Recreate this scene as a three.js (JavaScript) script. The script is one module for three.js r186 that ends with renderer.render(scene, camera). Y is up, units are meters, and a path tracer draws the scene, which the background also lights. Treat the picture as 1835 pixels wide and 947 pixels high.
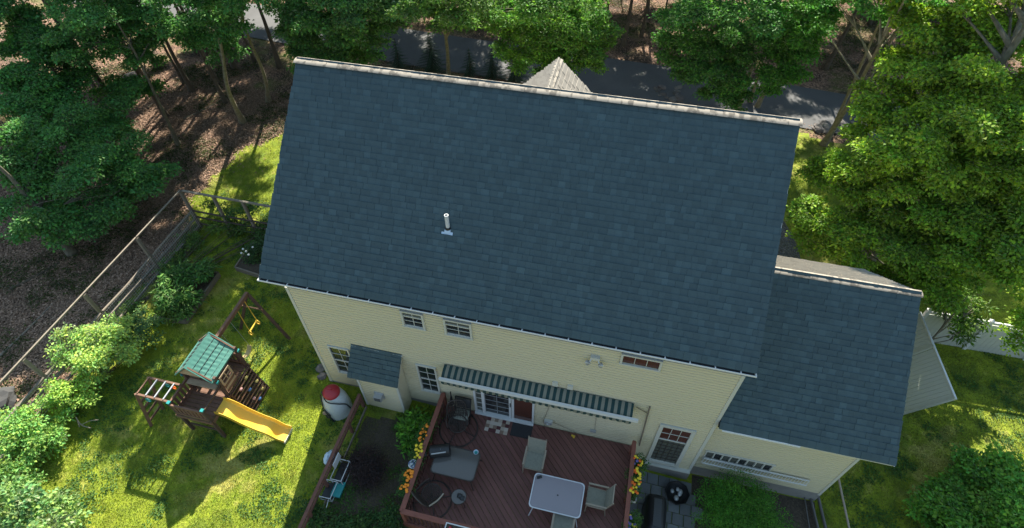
import * as THREE from 'three';
import { mergeGeometries } from 'three/addons/utils/BufferGeometryUtils.js';
import { RoundedBoxGeometry } from 'three/addons/geometries/RoundedBoxGeometry.js';

// ---------------------------------------------------------------- camera, sky, sun, exposure
const scene = new THREE.Scene();
const camera = new THREE.PerspectiveCamera(49.56, 1024 / 528, 0.1, 400);
const CP = new THREE.Vector3(8.4745, 17.6172, 8.14);
const CR = new THREE.Matrix4().set(
  0.97235097, -0.17027195, 0.15981567, 0,
  -0.00802124, 0.65960796, 0.75156703, 0,
  -0.23338647, -0.73206885, 0.64000465, 0, 0, 0, 0, 1);
camera.position.copy(CP);
camera.quaternion.setFromRotationMatrix(CR);
scene.add(camera);
const EXPOSURE = 3.4, SUN = 5, SKY = 0.27;
const renderer = new THREE.WebGLRenderer({ antialias: true });
renderer.setSize(1024, 528);
renderer.toneMapping = THREE.LinearToneMapping;
renderer.toneMappingExposure = EXPOSURE;
renderer.shadowMap.enabled = true;

const EL = 37 * Math.PI / 180, AZX = -0.16;
const sunDir = new THREE.Vector3(AZX, Math.tan(EL) * Math.hypot(1, AZX), -1).normalize();
{ // clear blue sky, computed
  const w = 256, h = 128, d = new Float32Array(w * h * 4), v = new THREE.Vector3();
  for (let j = 0; j < h; j++) for (let i = 0; i < w; i++) {
    const phi = (i + .5) / w * Math.PI * 2 - Math.PI, th = ((j + .5) / h - .5) * Math.PI;
    v.set(Math.cos(th) * Math.cos(phi), Math.sin(th), Math.cos(th) * Math.sin(phi));
    const up = Math.max(v.y, 0), hz = Math.pow(1 - up, 3), g = Math.max(v.dot(sunDir), 0), gl = .35 * Math.pow(g, 6) + .5 * Math.pow(g, 40);
    const k = (j * w + i) * 4;
    d[k] = (0.40 + .45 * hz + gl); d[k + 1] = (0.64 + .30 * hz + gl * .95); d[k + 2] = (0.92 + .14 * hz + gl * .85); d[k + 3] = 1;
    if (v.y < 0) { d[k] *= .4; d[k + 1] *= .42; d[k + 2] *= .36; }
  }
  const t = new THREE.DataTexture(d, w, h, THREE.RGBAFormat, THREE.FloatType);
  t.mapping = THREE.EquirectangularReflectionMapping; t.magFilter = t.minFilter = THREE.LinearFilter; t.needsUpdate = true;
  scene.background = t; scene.environment = t; scene.backgroundIntensity = SKY; scene.environmentIntensity = SKY;
}
const sun = new THREE.DirectionalLight(new THREE.Color(1, .93, .8), SUN);
sun.position.copy(sunDir).multiplyScalar(60); sun.target.position.set(5, 0, -4); sun.position.add(sun.target.position);
sun.castShadow = true; sun.shadow.mapSize.set(4096, 4096);
Object.assign(sun.shadow.camera, { left: -40, right: 40, top: 40, bottom: -40, near: 1, far: 140 });
scene.add(sun, sun.target);

// ---------------------------------------------------------------- helpers
let seed = 12345;
const rnd = () => { seed = (seed * 1664525 + 1013904223) >>> 0; return seed / 4294967296; };
const rr = (a, b) => a + (b - a) * rnd();
const V = (x, y, z) => new THREE.Vector3(x, y, z);
// where the line of sight through a photograph pixel (1835 x 947) meets a plane
const rayDir = (u, v) => V((u - 917.5) / 1025.7126, -(v - 473.5) / 1025.7126, -1).applyMatrix4(CR);
const atY = (u, v, y) => { const d = rayDir(u, v); return CP.clone().addScaledVector(d, (y - CP.y) / d.y); };
const atZ = (u, v, z) => { const d = rayDir(u, v); return CP.clone().addScaledVector(d, (z - CP.z) / d.z); };
const CRi = CR.clone().transpose();
const toPx = p => { const q = p.clone().sub(CP).applyMatrix4(CRi); return [917.5 + 1025.7 * q.x / -q.z, 473.5 - 1025.7 * q.y / -q.z, -q.z]; };
const inView = (p, m = 120) => { const q = toPx(p); return q[2] > 0 && q[0] > -m && q[0] < 1835 + m && q[1] > -m && q[1] < 947 + m; };
const smooth = (a, b, x) => { const t = Math.min(1, Math.max(0, (x - a) / (b - a))); return t * t * (3 - 2 * t); };
const gnd = (x, z) => 0.3 - 1.45 * smooth(1.5, 12.8, x) * smooth(-15, -5, z) - .25 * smooth(-12, -20, z);

const names = new Map();
const numbered = n => { const k = names.get(n) || 0; names.set(n, k + 1); return k ? n + '_' + String(k).padStart(3, '0') : n; };
const WP = new WeakMap();
const origin = V(0, 0, 0);
const wp = o => WP.get(o) || origin;
function tag(o, label, category, group) { o.userData.label = label; o.userData.category = category; if (group) o.userData.group = group; return o; }
function thing(name, label, category, p, group) {
  const o = new THREE.Group(); o.name = numbered(name); o.position.copy(p); WP.set(o, p.clone()); scene.add(o);
  return tag(o, label, category, group);
}
function add(name, geo, mat, parent, p = null, label) { // p: world position of the mesh's own origin (defaults to the parent's)
  const m = new THREE.Mesh(geo, mat); m.castShadow = m.receiveShadow = true;
  const w = p || wp(parent).clone();
  m.name = parent === scene ? numbered(name) : name; m.position.copy(w).sub(wp(parent)); WP.set(m, w.clone()); parent.add(m);
  if (label) m.userData.label = label;
  return m;
}
function struct(name, geo, mat, parent = scene) { const m = add(name, geo, mat, parent); m.userData.kind = 'structure'; return m; }
const boxCache = new Map();
function boxGeo(w, h, d) {
  const k = [w, h, d].map(n => n.toFixed(3)).join();
  if (boxCache.has(k)) return boxCache.get(k);
  const g = new THREE.BoxGeometry(w, h, d), uv = g.attributes.uv, s = [[d, h], [d, h], [w, d], [w, d], [w, h], [w, h]];
  for (let f = 0; f < 6; f++) for (let i = 0; i < 4; i++) uv.setXY(f * 4 + i, uv.getX(f * 4 + i) * s[f][0], uv.getY(f * 4 + i) * s[f][1]);
  boxCache.set(k, g); return g;
}
function bx(name, parent, mat, x, y, z, w, h, d, ry = 0, rx = 0, rz = 0) {
  const m = add(name, boxGeo(w, h, d), mat, parent, V(x, y, z)); m.rotation.set(rx, ry, rz); return m;
}
// a straight bar of section a x b between two world points
function bar(name, parent, mat, p, q, a, b = a, up = V(0, 1, 0)) {
  const dir = q.clone().sub(p), L = dir.length(); dir.normalize();
  const m = add(name, boxGeo(L, a, b), mat, parent, p.clone().add(q).multiplyScalar(.5));
  let zc = dir.clone().cross(up); if (zc.length() < 1e-3) zc = V(0, 0, 1); zc.normalize();
  const yc = zc.clone().cross(dir).normalize();
  m.quaternion.setFromRotationMatrix(new THREE.Matrix4().makeBasis(dir, yc, zc)); return m;
}
function rod(name, parent, mat, pts, r, closed = false, seg = 0, rad = 7) {
  const b = pts[0], c = pts.length === 2 ? new THREE.LineCurve3(V(0, 0, 0), pts[1].clone().sub(b)) : new THREE.CatmullRomCurve3(pts.map(p => p.clone().sub(b)), closed);
  return add(name, new THREE.TubeGeometry(c, seg || Math.max(1, (pts.length - 1) * 5), r, rad, closed), mat, parent, b.clone());
}
const xf = (g, x, y, z, rx = 0, ry = 0, rz = 0, s = 1) => g.applyMatrix4(new THREE.Matrix4().compose(V(x, y, z), new THREE.Quaternion().setFromEuler(new THREE.Euler(rx, ry, rz)), V(s, s, s)));
function rawGeo(pos, idx, uv) {
  const g = new THREE.BufferGeometry();
  g.setAttribute('position', new THREE.Float32BufferAttribute(pos, 3));
  g.setAttribute('uv', new THREE.Float32BufferAttribute(uv || new Array(pos.length / 3 * 2).fill(0), 2));
  if (idx) g.setIndex(idx); g.computeVertexNormals(); return g;
}

// ---------------------------------------------------------------- noise and textures
const PERM = new Uint8Array(512); { const p = [...Array(256).keys()]; for (let i = 255; i > 0; i--) { const j = Math.floor(rnd() * (i + 1)); [p[i], p[j]] = [p[j], p[i]]; } for (let i = 0; i < 512; i++) PERM[i] = p[i & 255]; }
const hash = (x, y) => PERM[(PERM[x & 255] + y) & 255] / 255;
function vn(x, y, per) { // value noise, tileable with period per
  const xi = Math.floor(x), yi = Math.floor(y), fx = x - xi, fy = y - yi, sx = fx * fx * (3 - 2 * fx), sy = fy * fy * (3 - 2 * fy);
  const m = n => ((n % per) + per) % per, x0 = m(xi), x1 = m(xi + 1), y0 = m(yi), y1 = m(yi + 1);
  const a = hash(x0, y0), b = hash(x1, y0), c = hash(x0, y1), d = hash(x1, y1);
  return a + (b - a) * sx + (c - a) * sy + (a - b - c + d) * sx * sy;
}
const fbm = (u, v, f, oct = 4) => { let s = 0, a = .5, t = 0; for (let o = 0; o < oct; o++) { s += a * vn(u * f + o * 17.3 * 0, v * f, f); t += a; a *= .55; f *= 2; } return s / t; };
const toS = c => 255 * (c <= .0031308 ? 12.92 * c : 1.055 * Math.pow(c, 1 / 2.4) - .055);
function tex(n, fn, metres, srgb = true) { // fn(u, v, i, j) -> [r, g, b] linear
  const d = new Uint8Array(n * n * 4);
  for (let j = 0; j < n; j++) for (let i = 0; i < n; i++) {
    const c = fn(i / n, j / n, i, j), k = (j * n + i) * 4;
    for (let q = 0; q < 3; q++) d[k + q] = Math.max(0, Math.min(255, srgb ? toS(Math.max(0, c[q])) : c[q] * 255));
    d[k + 3] = 255;
  }
  const t = new THREE.DataTexture(d, n, n, THREE.RGBAFormat); t.wrapS = t.wrapT = THREE.RepeatWrapping;
  t.magFilter = THREE.LinearFilter; t.minFilter = THREE.LinearMipmapLinearFilter; t.generateMipmaps = true;
  if (srgb) t.colorSpace = THREE.SRGBColorSpace; t.repeat.set(1 / metres, 1 / metres); t.needsUpdate = true; return t;
}
const mix = (a, b, t) => a.map((x, i) => x + (b[i] - x) * t);
const grain = (n, f, lo, hi, metres, oct = 3) => tex(n, (u, v) => { const x = lo + (hi - lo) * (fbm(u, v, f, oct) * .75 + .25 * rnd()); return [x, x, x]; }, metres);
const T = {
  fine: grain(256, 32, .72, 1.18, 1.3),
  soft: grain(256, 8, .93, 1.06, 3.1, 4),
  coarse: grain(256, 8, .75, 1.15, 3.1, 5),
  granule: tex(256, (u, v) => { const x = .72 + .5 * rnd() * (.4 + fbm(u, v, 16, 3)); return [x, x, x * 1.02]; }, .9),
  wood: tex(256, (u, v) => { const x = .62 + .5 * fbm(u * .25, v * 1, 32, 4) + .12 * rnd(); return [x, x * .98, x * .96]; }, 1.1),
  bark: tex(256, (u, v) => { const a = fbm(u, v * .5, 16, 4), b = fbm(u, v, 4, 3); const x = .5 + .9 * a * a + .25 * rnd(); return mix([x, x * .94, x * .84], [x * .95, x, x * .85], b); }, 1),
  litter: tex(1024, (u, v) => {
    const a = fbm(u, v, 96, 3), b = fbm(u, v, 6, 4), c = fbm(u, v, 200, 2), d = rnd();
    let col = mix([.05, .030, .02], [.34, .20, .13], Math.max(0, Math.min(1, (a * .7 + c * .45 - .38) * 2.6)));
    col = mix(col, [.09, .10, .02], smooth(.5, .7, b) * .8); col = mix(col, [.02, .015, .011], smooth(.52, .7, fbm(u + .4, v + .2, 10, 4)) * .7); return col.map(x => x * (.8 + .35 * d));
  }, 9),
  lawn: tex(2048, (u, v) => {
    const a = fbm(u, v, 12, 5), b = fbm(u, v, 60, 4), c = fbm(u, v, 250, 2), d = rnd();
    let col = mix([.095, .15, .008], [.26, .30, .014], b);
    col = mix(col, [.36, .31, .11], smooth(.50, .74, a * .62 + b * .38) * .6);
    col = mix(col, [.055, .10, .010], smooth(.55, .8, fbm(u + .37, v + .11, 20, 3)) * .55);
    return col.map(x => x * (.55 + .55 * c + .35 * d));
  }, 14),
  asphalt: tex(512, (u, v) => { const a = fbm(u, v, 6, 4), d = rnd(), x = .050 + .03 * a + .03 * d * d; return [x, x * 1.03, x * 1.08]; }, 5),
  gravel: tex(512, (u, v) => { const a = fbm(u, v, 100, 2), b = fbm(u, v, 8, 3), x = .03 + .20 * a * a * (.6 + .6 * b) + .05 * rnd(); return [x, x, x * 1.02]; }, 4),
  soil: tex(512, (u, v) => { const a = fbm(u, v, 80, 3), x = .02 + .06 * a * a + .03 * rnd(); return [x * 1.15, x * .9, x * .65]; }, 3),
  concrete: tex(256, (u, v) => { const x = .20 + .12 * fbm(u, v, 8, 5) + .03 * rnd(); return [x, x * .98, x * .93]; }, 2),
  ridge: tex(256, (u, v) => { const a = fbm(u, v, 10, 4), x = .225 + .04 * rnd() - .14 * smooth(.47, .66, a); return [x * 1.08, x * .97, x * .8]; }, 1.6),
  deck: tex(256, (u, v) => { const x = .62 + .42 * fbm(u * .25, v, 24, 4) + .2 * rnd() * rnd(); return [x, x, x]; }, 1.2),
};
const rep = (t, m) => { const c = t.clone(); c.repeat.set(1 / m, 1 / m); c.needsUpdate = true; return c; };
const mat = (r, g, b, o = {}) => new THREE.MeshStandardMaterial({ color: new THREE.Color().setRGB(r, g, b), roughness: .85, side: THREE.DoubleSide, ...o });
const M = {
  litter: mat(1, 1, 1, { map: T.litter, bumpMap: T.litter, bumpScale: .03, roughness: 1 }),
  lawn: mat(1, 1, 1, { map: T.lawn, bumpMap: T.lawn, bumpScale: .03, roughness: 1 }),
  asphalt: mat(1, 1, 1, { map: T.asphalt, bumpMap: T.asphalt, bumpScale: .006, roughness: .85 }),
  gravel: mat(1, 1, 1, { map: T.gravel, bumpMap: T.gravel, bumpScale: .02, roughness: .95 }),
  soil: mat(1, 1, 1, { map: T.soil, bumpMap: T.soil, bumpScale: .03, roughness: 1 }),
  concrete: mat(.8, .8, .8, { map: T.concrete }),
  siding: mat(.575, .52, .36, { roughness: .6 }),
  trim: mat(.52, .52, .47, { roughness: .5 }), white: mat(.60, .61, .61, { roughness: .45 }),
  vinyl: mat(.52, .54, .49, { map: T.coarse, roughness: .5 }),
  gutter: mat(.66, .67, .68, { roughness: .4 }), gutterIn: mat(.05, .055, .06),
  shingle: [0, 1, 2, 3, 4, 5, 6, 7].map(i => mat(.054 * (.82 + i * .055), .092 * (.82 + i * .055), .101 * (.82 + i * .055), { map: T.granule, bumpMap: T.granule, bumpScale: .004, roughness: .85, vertexColors: true })),
  shingleV: mat(1, 1, 1, { map: T.granule, vertexColors: true, roughness: .82 }),
  under: mat(.012, .015, .018), ridge: mat(1, 1, 1, { map: T.ridge, roughness: .9 }), frontShingle: mat(.40, .385, .35, { map: T.granule, roughness: .9 }),  // frontShingle: roof shingle paled, sunlight put into its colour
  glass: new THREE.MeshPhysicalMaterial({ color: new THREE.Color().setRGB(.022, .026, .028), roughness: .06, side: THREE.DoubleSide }),
  glassRed: new THREE.MeshPhysicalMaterial({ color: new THREE.Color().setRGB(.09, .035, .025), roughness: .12, side: THREE.DoubleSide }),
  glassBlind: mat(.10, .105, .09, { roughness: .25 }),
  deck: [0, 1, 2, 3].map(i => mat(.165 * (.84 + i * .09), .066 * (.84 + i * .09), .053 * (.84 + i * .09), { map: T.deck, roughness: .62 })),
  deckRail: mat(.22, .075, .05, { map: T.wood, roughness: .7 }), deckRailDark: mat(.10, .036, .028, { map: T.wood, roughness: .75 }),
  grey: mat(.20, .17, .135, { map: T.wood, roughness: .95 }), greyLight: mat(.22, .19, .15, { map: T.wood, roughness: .95 }), darkWood: mat(.06, .045, .035, { map: T.wood, roughness: .95 }),
  redFence: mat(.17, .075, .055, { map: T.wood, roughness: .9 }),
  play: mat(.17, .092, .06, { map: T.wood, roughness: .8 }), playDark: mat(.085, .052, .038, { map: T.wood, roughness: .85 }), playLight: mat(.42, .31, .2, { map: T.wood, roughness: .85 }),
  tarp: mat(.075, .225, .185, { roughness: .5, map: T.fine }), seam: mat(.012, .02, .02), yellow: mat(.66, .43, .05, { roughness: .35 }), yellowDark: mat(.62, .40, .03, { roughness: .4 }),
  black: mat(.014, .015, .017, { roughness: .45 }), iron: mat(.042, .032, .027, { roughness: .6 }), steel: mat(.42, .43, .44, { metalness: .4, roughness: .4 }),
  tank: mat(.50, .54, .54, { roughness: .4, map: T.coarse }), red: mat(.36, .022, .03, { roughness: .45 }), teal: mat(.01, .22, .22, { roughness: .5 }), paleBlue: mat(.45, .56, .66, { roughness: .6 }),
  sling: mat(.235, .235, .19, { roughness: .85, map: T.fine }), chairFrame: mat(.30, .25, .19, { roughness: .5 }),
  tableGlass: new THREE.MeshPhysicalMaterial({ color: new THREE.Color().setRGB(.58, .55, .60), roughness: .2, transmission: .66, thickness: 0, ior: 1.5, side: THREE.DoubleSide }),
  tableEdge: mat(.55, .57, .6, { roughness: .35 }), paleTable: mat(.10, .095, .09, { roughness: .1 }),
  paver: [0, 1, 2].map(i => mat(.62 * (.8 + i * .14), .68 * (.8 + i * .14), .74 * (.8 + i * .14), { map: T.concrete, roughness: .9 })),
  rock: [mat(.085, .08, .078, { map: T.coarse, roughness: .95 }), mat(.11, .10, .097, { map: T.coarse, roughness: .95 }), mat(.14, .13, .12, { map: T.coarse, roughness: .95 })],
  orange: mat(.85, .26, .015, { roughness: .7 }), flowerYellow: mat(.80, .58, .03, { roughness: .7 }), flowerRed: mat(.8, .14, .01, { roughness: .7 }), flowerPurple: mat(.12, .1, .3, { roughness: .7 }),
  bark: mat(.17, .155, .125, { map: T.bark, bumpMap: T.bark, bumpScale: .03, roughness: 1 }), barkDark: mat(.10, .08, .062, { map: T.bark, roughness: 1 }), barkPale: mat(.24, .215, .16, { map: T.bark, bumpMap: T.bark, bumpScale: .02, roughness: 1 }),
  leaf: new THREE.MeshPhysicalMaterial({ color: 0xffffff, vertexColors: true, roughness: .85, specularIntensity: .5, transmission: .52, thickness: 0, side: THREE.DoubleSide }),
  grass: new THREE.MeshPhysicalMaterial({ color: 0xffffff, roughness: .8, transmission: .3, thickness: 0, side: THREE.DoubleSide }),
  dryLeaf: mat(1, 1, 1, { roughness: .9 }), hose: mat(.015, .018, .022, { roughness: .5 }),
};

// ---------------------------------------------------------------- the setting
function heightGrid(x0, x1, z0, z1, n, m, off, inside) {
  const pos = [], uv = [], idx = [], keep = [];
  for (let j = 0; j <= m; j++) for (let i = 0; i <= n; i++) {
    const x = x0 + (x1 - x0) * i / n, z = z0 + (z1 - z0) * j / m;
    pos.push(x, gnd(x, z) + off, z); uv.push(x, z);
  }
  for (let j = 0; j < m; j++) for (let i = 0; i < n; i++) {
    const x = x0 + (x1 - x0) * (i + .5) / n, z = z0 + (z1 - z0) * (j + .5) / m;
    if (inside && !inside(x, z)) continue;
    const a = j * (n + 1) + i; idx.push(a, a + n + 1, a + 1, a + 1, a + n + 1, a + n + 2);
  }
  return rawGeo(pos, idx, uv);
}
function inPoly(x, z, P) { let c = false; for (let i = 0, j = P.length - 1; i < P.length; j = i++) { const [xi, zi] = P[i], [xj, zj] = P[j]; if ((zi > z) !== (zj > z) && x < (xj - xi) * (z - zi) / (zj - zi) + xi) c = !c; } return c; }
const LAWN = [[-9.3, 14], [-8.9, -5.2], [-10.3, -7.0], [-9.9, -10.5], [-8.4, -13], [-5.5, -15.2], [-2, -17], [5, -18], [12, -18.6], [17, -18.6], [23, -17.5], [40, -14], [40, 20], [-9, 20]];
const edgeN = (x, z) => (fbm(x / 40 + .5, z / 40 + .5, 40, 3) - .5) * 1.1;
const onLawn = (x, z) => inPoly(x + edgeN(x, z), z + edgeN(z + 7, x), LAWN);
struct('ground', heightGrid(-70, 80, -90, 40, 220, 200, 0), M.litter);
struct('lawn', heightGrid(-12, 42, -20, 16, 300, 200, .02, onLawn), M.lawn);
function ribbon(pts, half, off, n = 60) {
  const c = new THREE.CatmullRomCurve3(pts.map(([x, z]) => V(x, 0, z))), pos = [], uv = [], idx = [], W = 8;
  for (let i = 0; i <= n; i++) {
    const p = c.getPoint(i / n), t = c.getTangent(i / n), h = typeof half === 'function' ? half(i / n) : half;
    for (let k = 0; k <= W; k++) { const s = (k / W * 2 - 1) * h, x = p.x - t.z * s, z = p.z + t.x * s; pos.push(x, gnd(x, z) + off, z); uv.push(x, z); }
  }
  for (let i = 0; i < n; i++) for (let k = 0; k < W; k++) { const a = i * (W + 1) + k; idx.push(a, a + 1, a + W + 1, a + 1, a + W + 2, a + W + 1); }
  return rawGeo(pos, idx, uv);
}
const ROAD = [[-50, -27.5], [-25, -24.6], [-9, -22.9], [5, -22], [16, -21.3], [24, -20.2], [40, -17], [60, -12]];
struct('road', ribbon(ROAD, 2.0, .045, 120), M.asphalt);
struct('driveway', ribbon([[8.0, -20.1], [9.2, -17], [11.5, -13.5], [14.3, -10.5], [14.6, -7.1]], t => 2.3 - .5 * t, .034, 40), M.gravel);
struct('mulch_and_shade_sheet', heightGrid(1.4, 4.3, .5, 7, 30, 60, .03, (x, z) => inPoly(x + edgeN(x, z) * .35, z + edgeN(z, x) * .35, [[1.72, .9], [4.15, .6], [4.15, 7], [1.75, 7]])), M.soil);  // dark soil sheet standing in for the shade on the grass here
struct('mulch_and_shade_sheet', heightGrid(12.4, 18.5, -.2, 6, 40, 40, .03, (x, z) => inPoly(x + edgeN(x, z) * .3, z + edgeN(z, x) * .3, [[12.3, -.3], [16.3, -.3], [16.2, 1.2], [15.2, 3], [13, 3.5], [12.5, 3]])), M.soil);  // plain mulch along the garage wall

// ---------------------------------------------------------------- the house
const W = 12.2, WT = 5.45, RY = 9.648, RZ = -4.47, EY = 5.747, EZ = .151, RX0 = -.595, RX1 = 12.326, ZB = -8.95;
const house = thing('house', 'large pale yellow house with dark blue-grey shingle roof beside the wooden deck', 'house', V(0, 0, 0));
// openings in the back wall: [x0, x1, y0, y1]
const pz = (u, v) => atZ(u, v, .02);
const dA = pz(852, 733), dB = pz(956.5, 759);
const OP = {
  lowL: [.53, 1.25, 1.17, 2.76], lowM: [3.42, 4.06, 1.17, 2.76], lowR: [10.77, 11.78, -.30, 2.26],
  upA: [pz(723, 584.6).x, pz(763, 591.5).x, pz(740, 588).y, 5.43], upB: [pz(798, 599.5).x, pz(847, 607.7).x, pz(820, 604).y, 5.43],
  upC: [pz(1109.7, 653.5).x, pz(1183, 665).x, pz(1146, 659).y, 5.43], door: [dA.x, dB.x, .53, 2.62],
};
const wall = add('wall', boxGeo(W, 6.9, .12), M.siding, house, V(W / 2, WT - 3.45, -.10));
bx('wall', house, M.siding, .06, WT - 3.45, (ZB - .16) / 2, .12, 6.9, -ZB - .16); bx('wall', house, M.siding, W - .06, WT - 3.45, (ZB - .16) / 2, .12, 6.9, -ZB - .16);
bx('wall', house, M.siding, W / 2, WT - 3.45, ZB + .06, W, 6.9, .12);
for (const x of [.06, W - .06]) { // gable triangles
  const s = new THREE.Shape([new THREE.Vector2(ZB + .03, WT + .003), new THREE.Vector2(-.05, WT + .003), new THREE.Vector2(RZ, RY - .3)]);
  const g = new THREE.ExtrudeGeometry(s, { depth: .11, bevelEnabled: false }); g.rotateY(-Math.PI / 2); g.translate(.055, 0, 0);
  add('gable', g, M.siding, house, V(x, 0, 0));
}
// clapboard courses, cut round the openings
function plankGeo(x0, x1, h) { // wedge profile, bottom edge proud
  const t0 = -.012, t1 = .022;
  const pos = [], idx = [], uv = [];
  const A = [[0, 0, -.04], [0, 0, t1], [0, h * .72, t1 - .004], [0, h * .82, t0], [0, h, t0], [0, h, -.04]], N = 6, u0 = rnd() * 7, v0 = rnd() * 7;
  for (const x of [x0, x1]) for (const [, y, z] of A) { pos.push(x, y, z); uv.push(x + u0, y + v0); }
  for (let k = 0; k < N; k++) { const a = k, b = (k + 1) % N; idx.push(a, a + N, b, b, a + N, b + N); }
  for (let k = 1; k < N - 1; k++) idx.push(0, k, k + 1, N, N + k + 1, N + k);
  return rawGeo(pos, idx, uv).toNonIndexed();
}
function planks(parent, xa, xb, y0, y1, z, holes, step = .118, material = M.siding) {
  for (let y = y0; y < y1 - .02; y += step) {
    const h = Math.min(step + .004, y1 - y); let segs = [[xa, xb]];
    for (const [a, b, c, d] of holes) if (y + h > c && y < d) segs = segs.flatMap(([p, q]) => b <= p || a >= q ? [[p, q]] : [[p, a], [b, q]].filter(([m, n]) => n - m > .02));
    if (!segs.length) continue;
    for (const [a, b] of segs) { const g = plankGeo(a, b, h); g.computeVertexNormals(); add('siding_plank', g, material, parent, V(0, y, z)); }
  }
}
planks(wall, .09, 10.2, .42, WT, -.02, Object.values(OP)); planks(wall, 10.2, W - .09, -.42, WT, -.02, Object.values(OP));
bx('corner_trim', wall, M.trim, .045, 2.9, -.02, .09, 5.1, .07); bx('corner_trim', wall, M.trim, W - .045, 2.5, -.02, .09, 5.9, .07);
bx('foundation', house, M.concrete, 5.0, -.3, -.055, 10.1, 1.4, .1); bx('foundation', house, M.concrete, 11.15, -.95, -.045, 2.15, 1.06, .12);
bx('foundation_ledge', house, M.trim, 11.2, -.39, .05, 1.95, .05, .14);

function windowAt(x0, x1, y0, y1, cols, rows, o = {}) {
  const p = thingPart('window', house, V((x0 + x1) / 2, (y0 + y1) / 2, 0)), f = o.f || .055, z = .012;
  bx('frame', p, M.trim, (x0 + x1) / 2, y1 - f / 2, z, x1 - x0, f, .07); bx('frame', p, M.trim, (x0 + x1) / 2, y0 + f / 2, z + .012, x1 - x0 + .03, f, .06);
  bx('frame', p, M.trim, x0 + f / 2, (y0 + y1) / 2, z, f, y1 - y0 - 2 * f, .07); bx('frame', p, M.trim, x1 - f / 2, (y0 + y1) / 2, z, f, y1 - y0 - 2 * f, .07);
  const a = x0 + f, b = x1 - f, c = y0 + f, d = y1 - f, ym = o.single ? d : (c + d) / 2 + (o.mid || 0);
  const pane = (yA, yB, zz, mt) => bx('pane', p, mt || M.glass, (a + b) / 2, (yA + yB) / 2, zz - .012, b - a, yB - yA, .012);
  pane(c, ym, -.005, o.lower); if (!o.single) { pane(ym, d, .008, o.upper); bx('meeting_rail', p, M.trim, (a + b) / 2, ym, .012, b - a, .04, .03); bx('sash_rail', p, M.trim, (a + b) / 2, c + .012, .0, b - a, .024, .02); }
  const mu = (yA, yB, zz, nr) => {
    for (let i = 1; i < cols; i++) bx('muntin', p, M.trim, a + (b - a) * i / cols, (yA + yB) / 2, zz, .015, yB - yA, .014);
    for (let j = 1; j < nr; j++) bx('muntin', p, M.trim, (a + b) / 2, yA + (yB - yA) * j / nr, zz + .002, b - a, .015, .014);
  };
  if (!o.noLow) mu(c, ym, -.004, rows); if (!o.single) mu(ym, d, .01, o.topRows || rows);
  return p;
}
function thingPart(name, parent, p) { const o = new THREE.Group(); o.name = name; o.position.copy(p).sub(wp(parent)); WP.set(o, p.clone()); parent.add(o); return o; }
windowAt(...OP.lowL, 2, 2); windowAt(...OP.lowM, 2, 2); for (const k of ['upA', 'upB']) windowAt(...OP[k], 2, 2, { mid: .13, topRows: 1, upper: M.glassBlind });
windowAt(...OP.upC, 3, 1, { single: true, lower: M.glassRed });
const wR = windowAt(...OP.lowR, 3, 4, { mid: .38, upper: M.glassRed, lower: M.glassBlind, topRows: 2, f: .11, noLow: true });
{ const [a, b, c, d] = OP.lowR, y1 = (c + d) / 2 + .38; for (let k = 1; k < 7; k++) bx('blind_slat', wR, M.iron, (a + b) / 2, c + .11 + (y1 - c - .11) * k / 7, -.004, b - a - .24, .02, .012); for (let k = 1; k < 5; k++) bx('blind_slat', wR, M.iron, a + .11 + (b - a - .22) * k / 5, (c + .11 + y1) / 2, -.006, .016, y1 - c - .14, .01); }
// sliding door: sidelight, fixed leaf, sliding leaf
{
  const [x0, x1, y0, y1] = OP.door, d = thingPart('sliding_door', house, V((x0 + x1) / 2, y0, 0)), f = .06, xs = x0 + .30, xm = x0 + 1.20;
  bx('frame', d, M.white, (x0 + x1) / 2, y1 - .04, .02, x1 - x0, .08, .09); bx('frame', d, M.white, x0 + f / 2, (y0 + y1) / 2, .02, f, y1 - y0 - .16, .09); bx('frame', d, M.white, x1 - f / 2, (y0 + y1) / 2, .02, f, y1 - y0 - .16, .09);
  bx('sill', d, M.white, (x0 + x1) / 2, y0 + .03, .05, x1 - x0, .06, .15);
  bx('mullion', d, M.white, xs, (y0 + y1) / 2, .02, .09, y1 - y0 - .16, .085);
  for (const x of [xm - .045, xm + .05]) bx('stile', d, M.white, x, (y0 + y1) / 2, x > xm ? .035 : .01, .07, y1 - y0 - .16, .05);
  bx('pane', d, M.glassBlind, (x0 + xs) / 2, (y0 + y1) / 2, -.01, xs - x0 - .12, y1 - y0 - .18, .012); bx('pane', d, M.glass, (xs + xm) / 2, (y0 + y1) / 2, -.012, xm - xs - .1, y1 - y0 - .18, .012);
  bx('pane', d, M.glassRed, (xm + x1) / 2, (y0 + y1) / 2, .012, x1 - xm - .13, y1 - y0 - .18, .012);
  for (let k = 1; k < 7; k++) bx('muntin', d, M.trim, (x0 + xs) / 2, y0 + (y1 - y0) * k / 7, .002, xs - x0 - .12, .025, .015);
  for (let k = 1; k < 7; k++) bx('muntin', d, M.steel, (xs + xm) / 2 - .02, y0 + (y1 - y0) * k / 7, -.002, xm - xs - .14, .012, .012);
  bx('muntin', d, M.steel, (xs + xm) / 2 - .02, (y0 + y1) / 2, .0, .012, y1 - y0 - .2, .012);
  bx('handle', d, M.black, xm - .03, y0 + .95, .05, .025, .22, .03);
}
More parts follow.
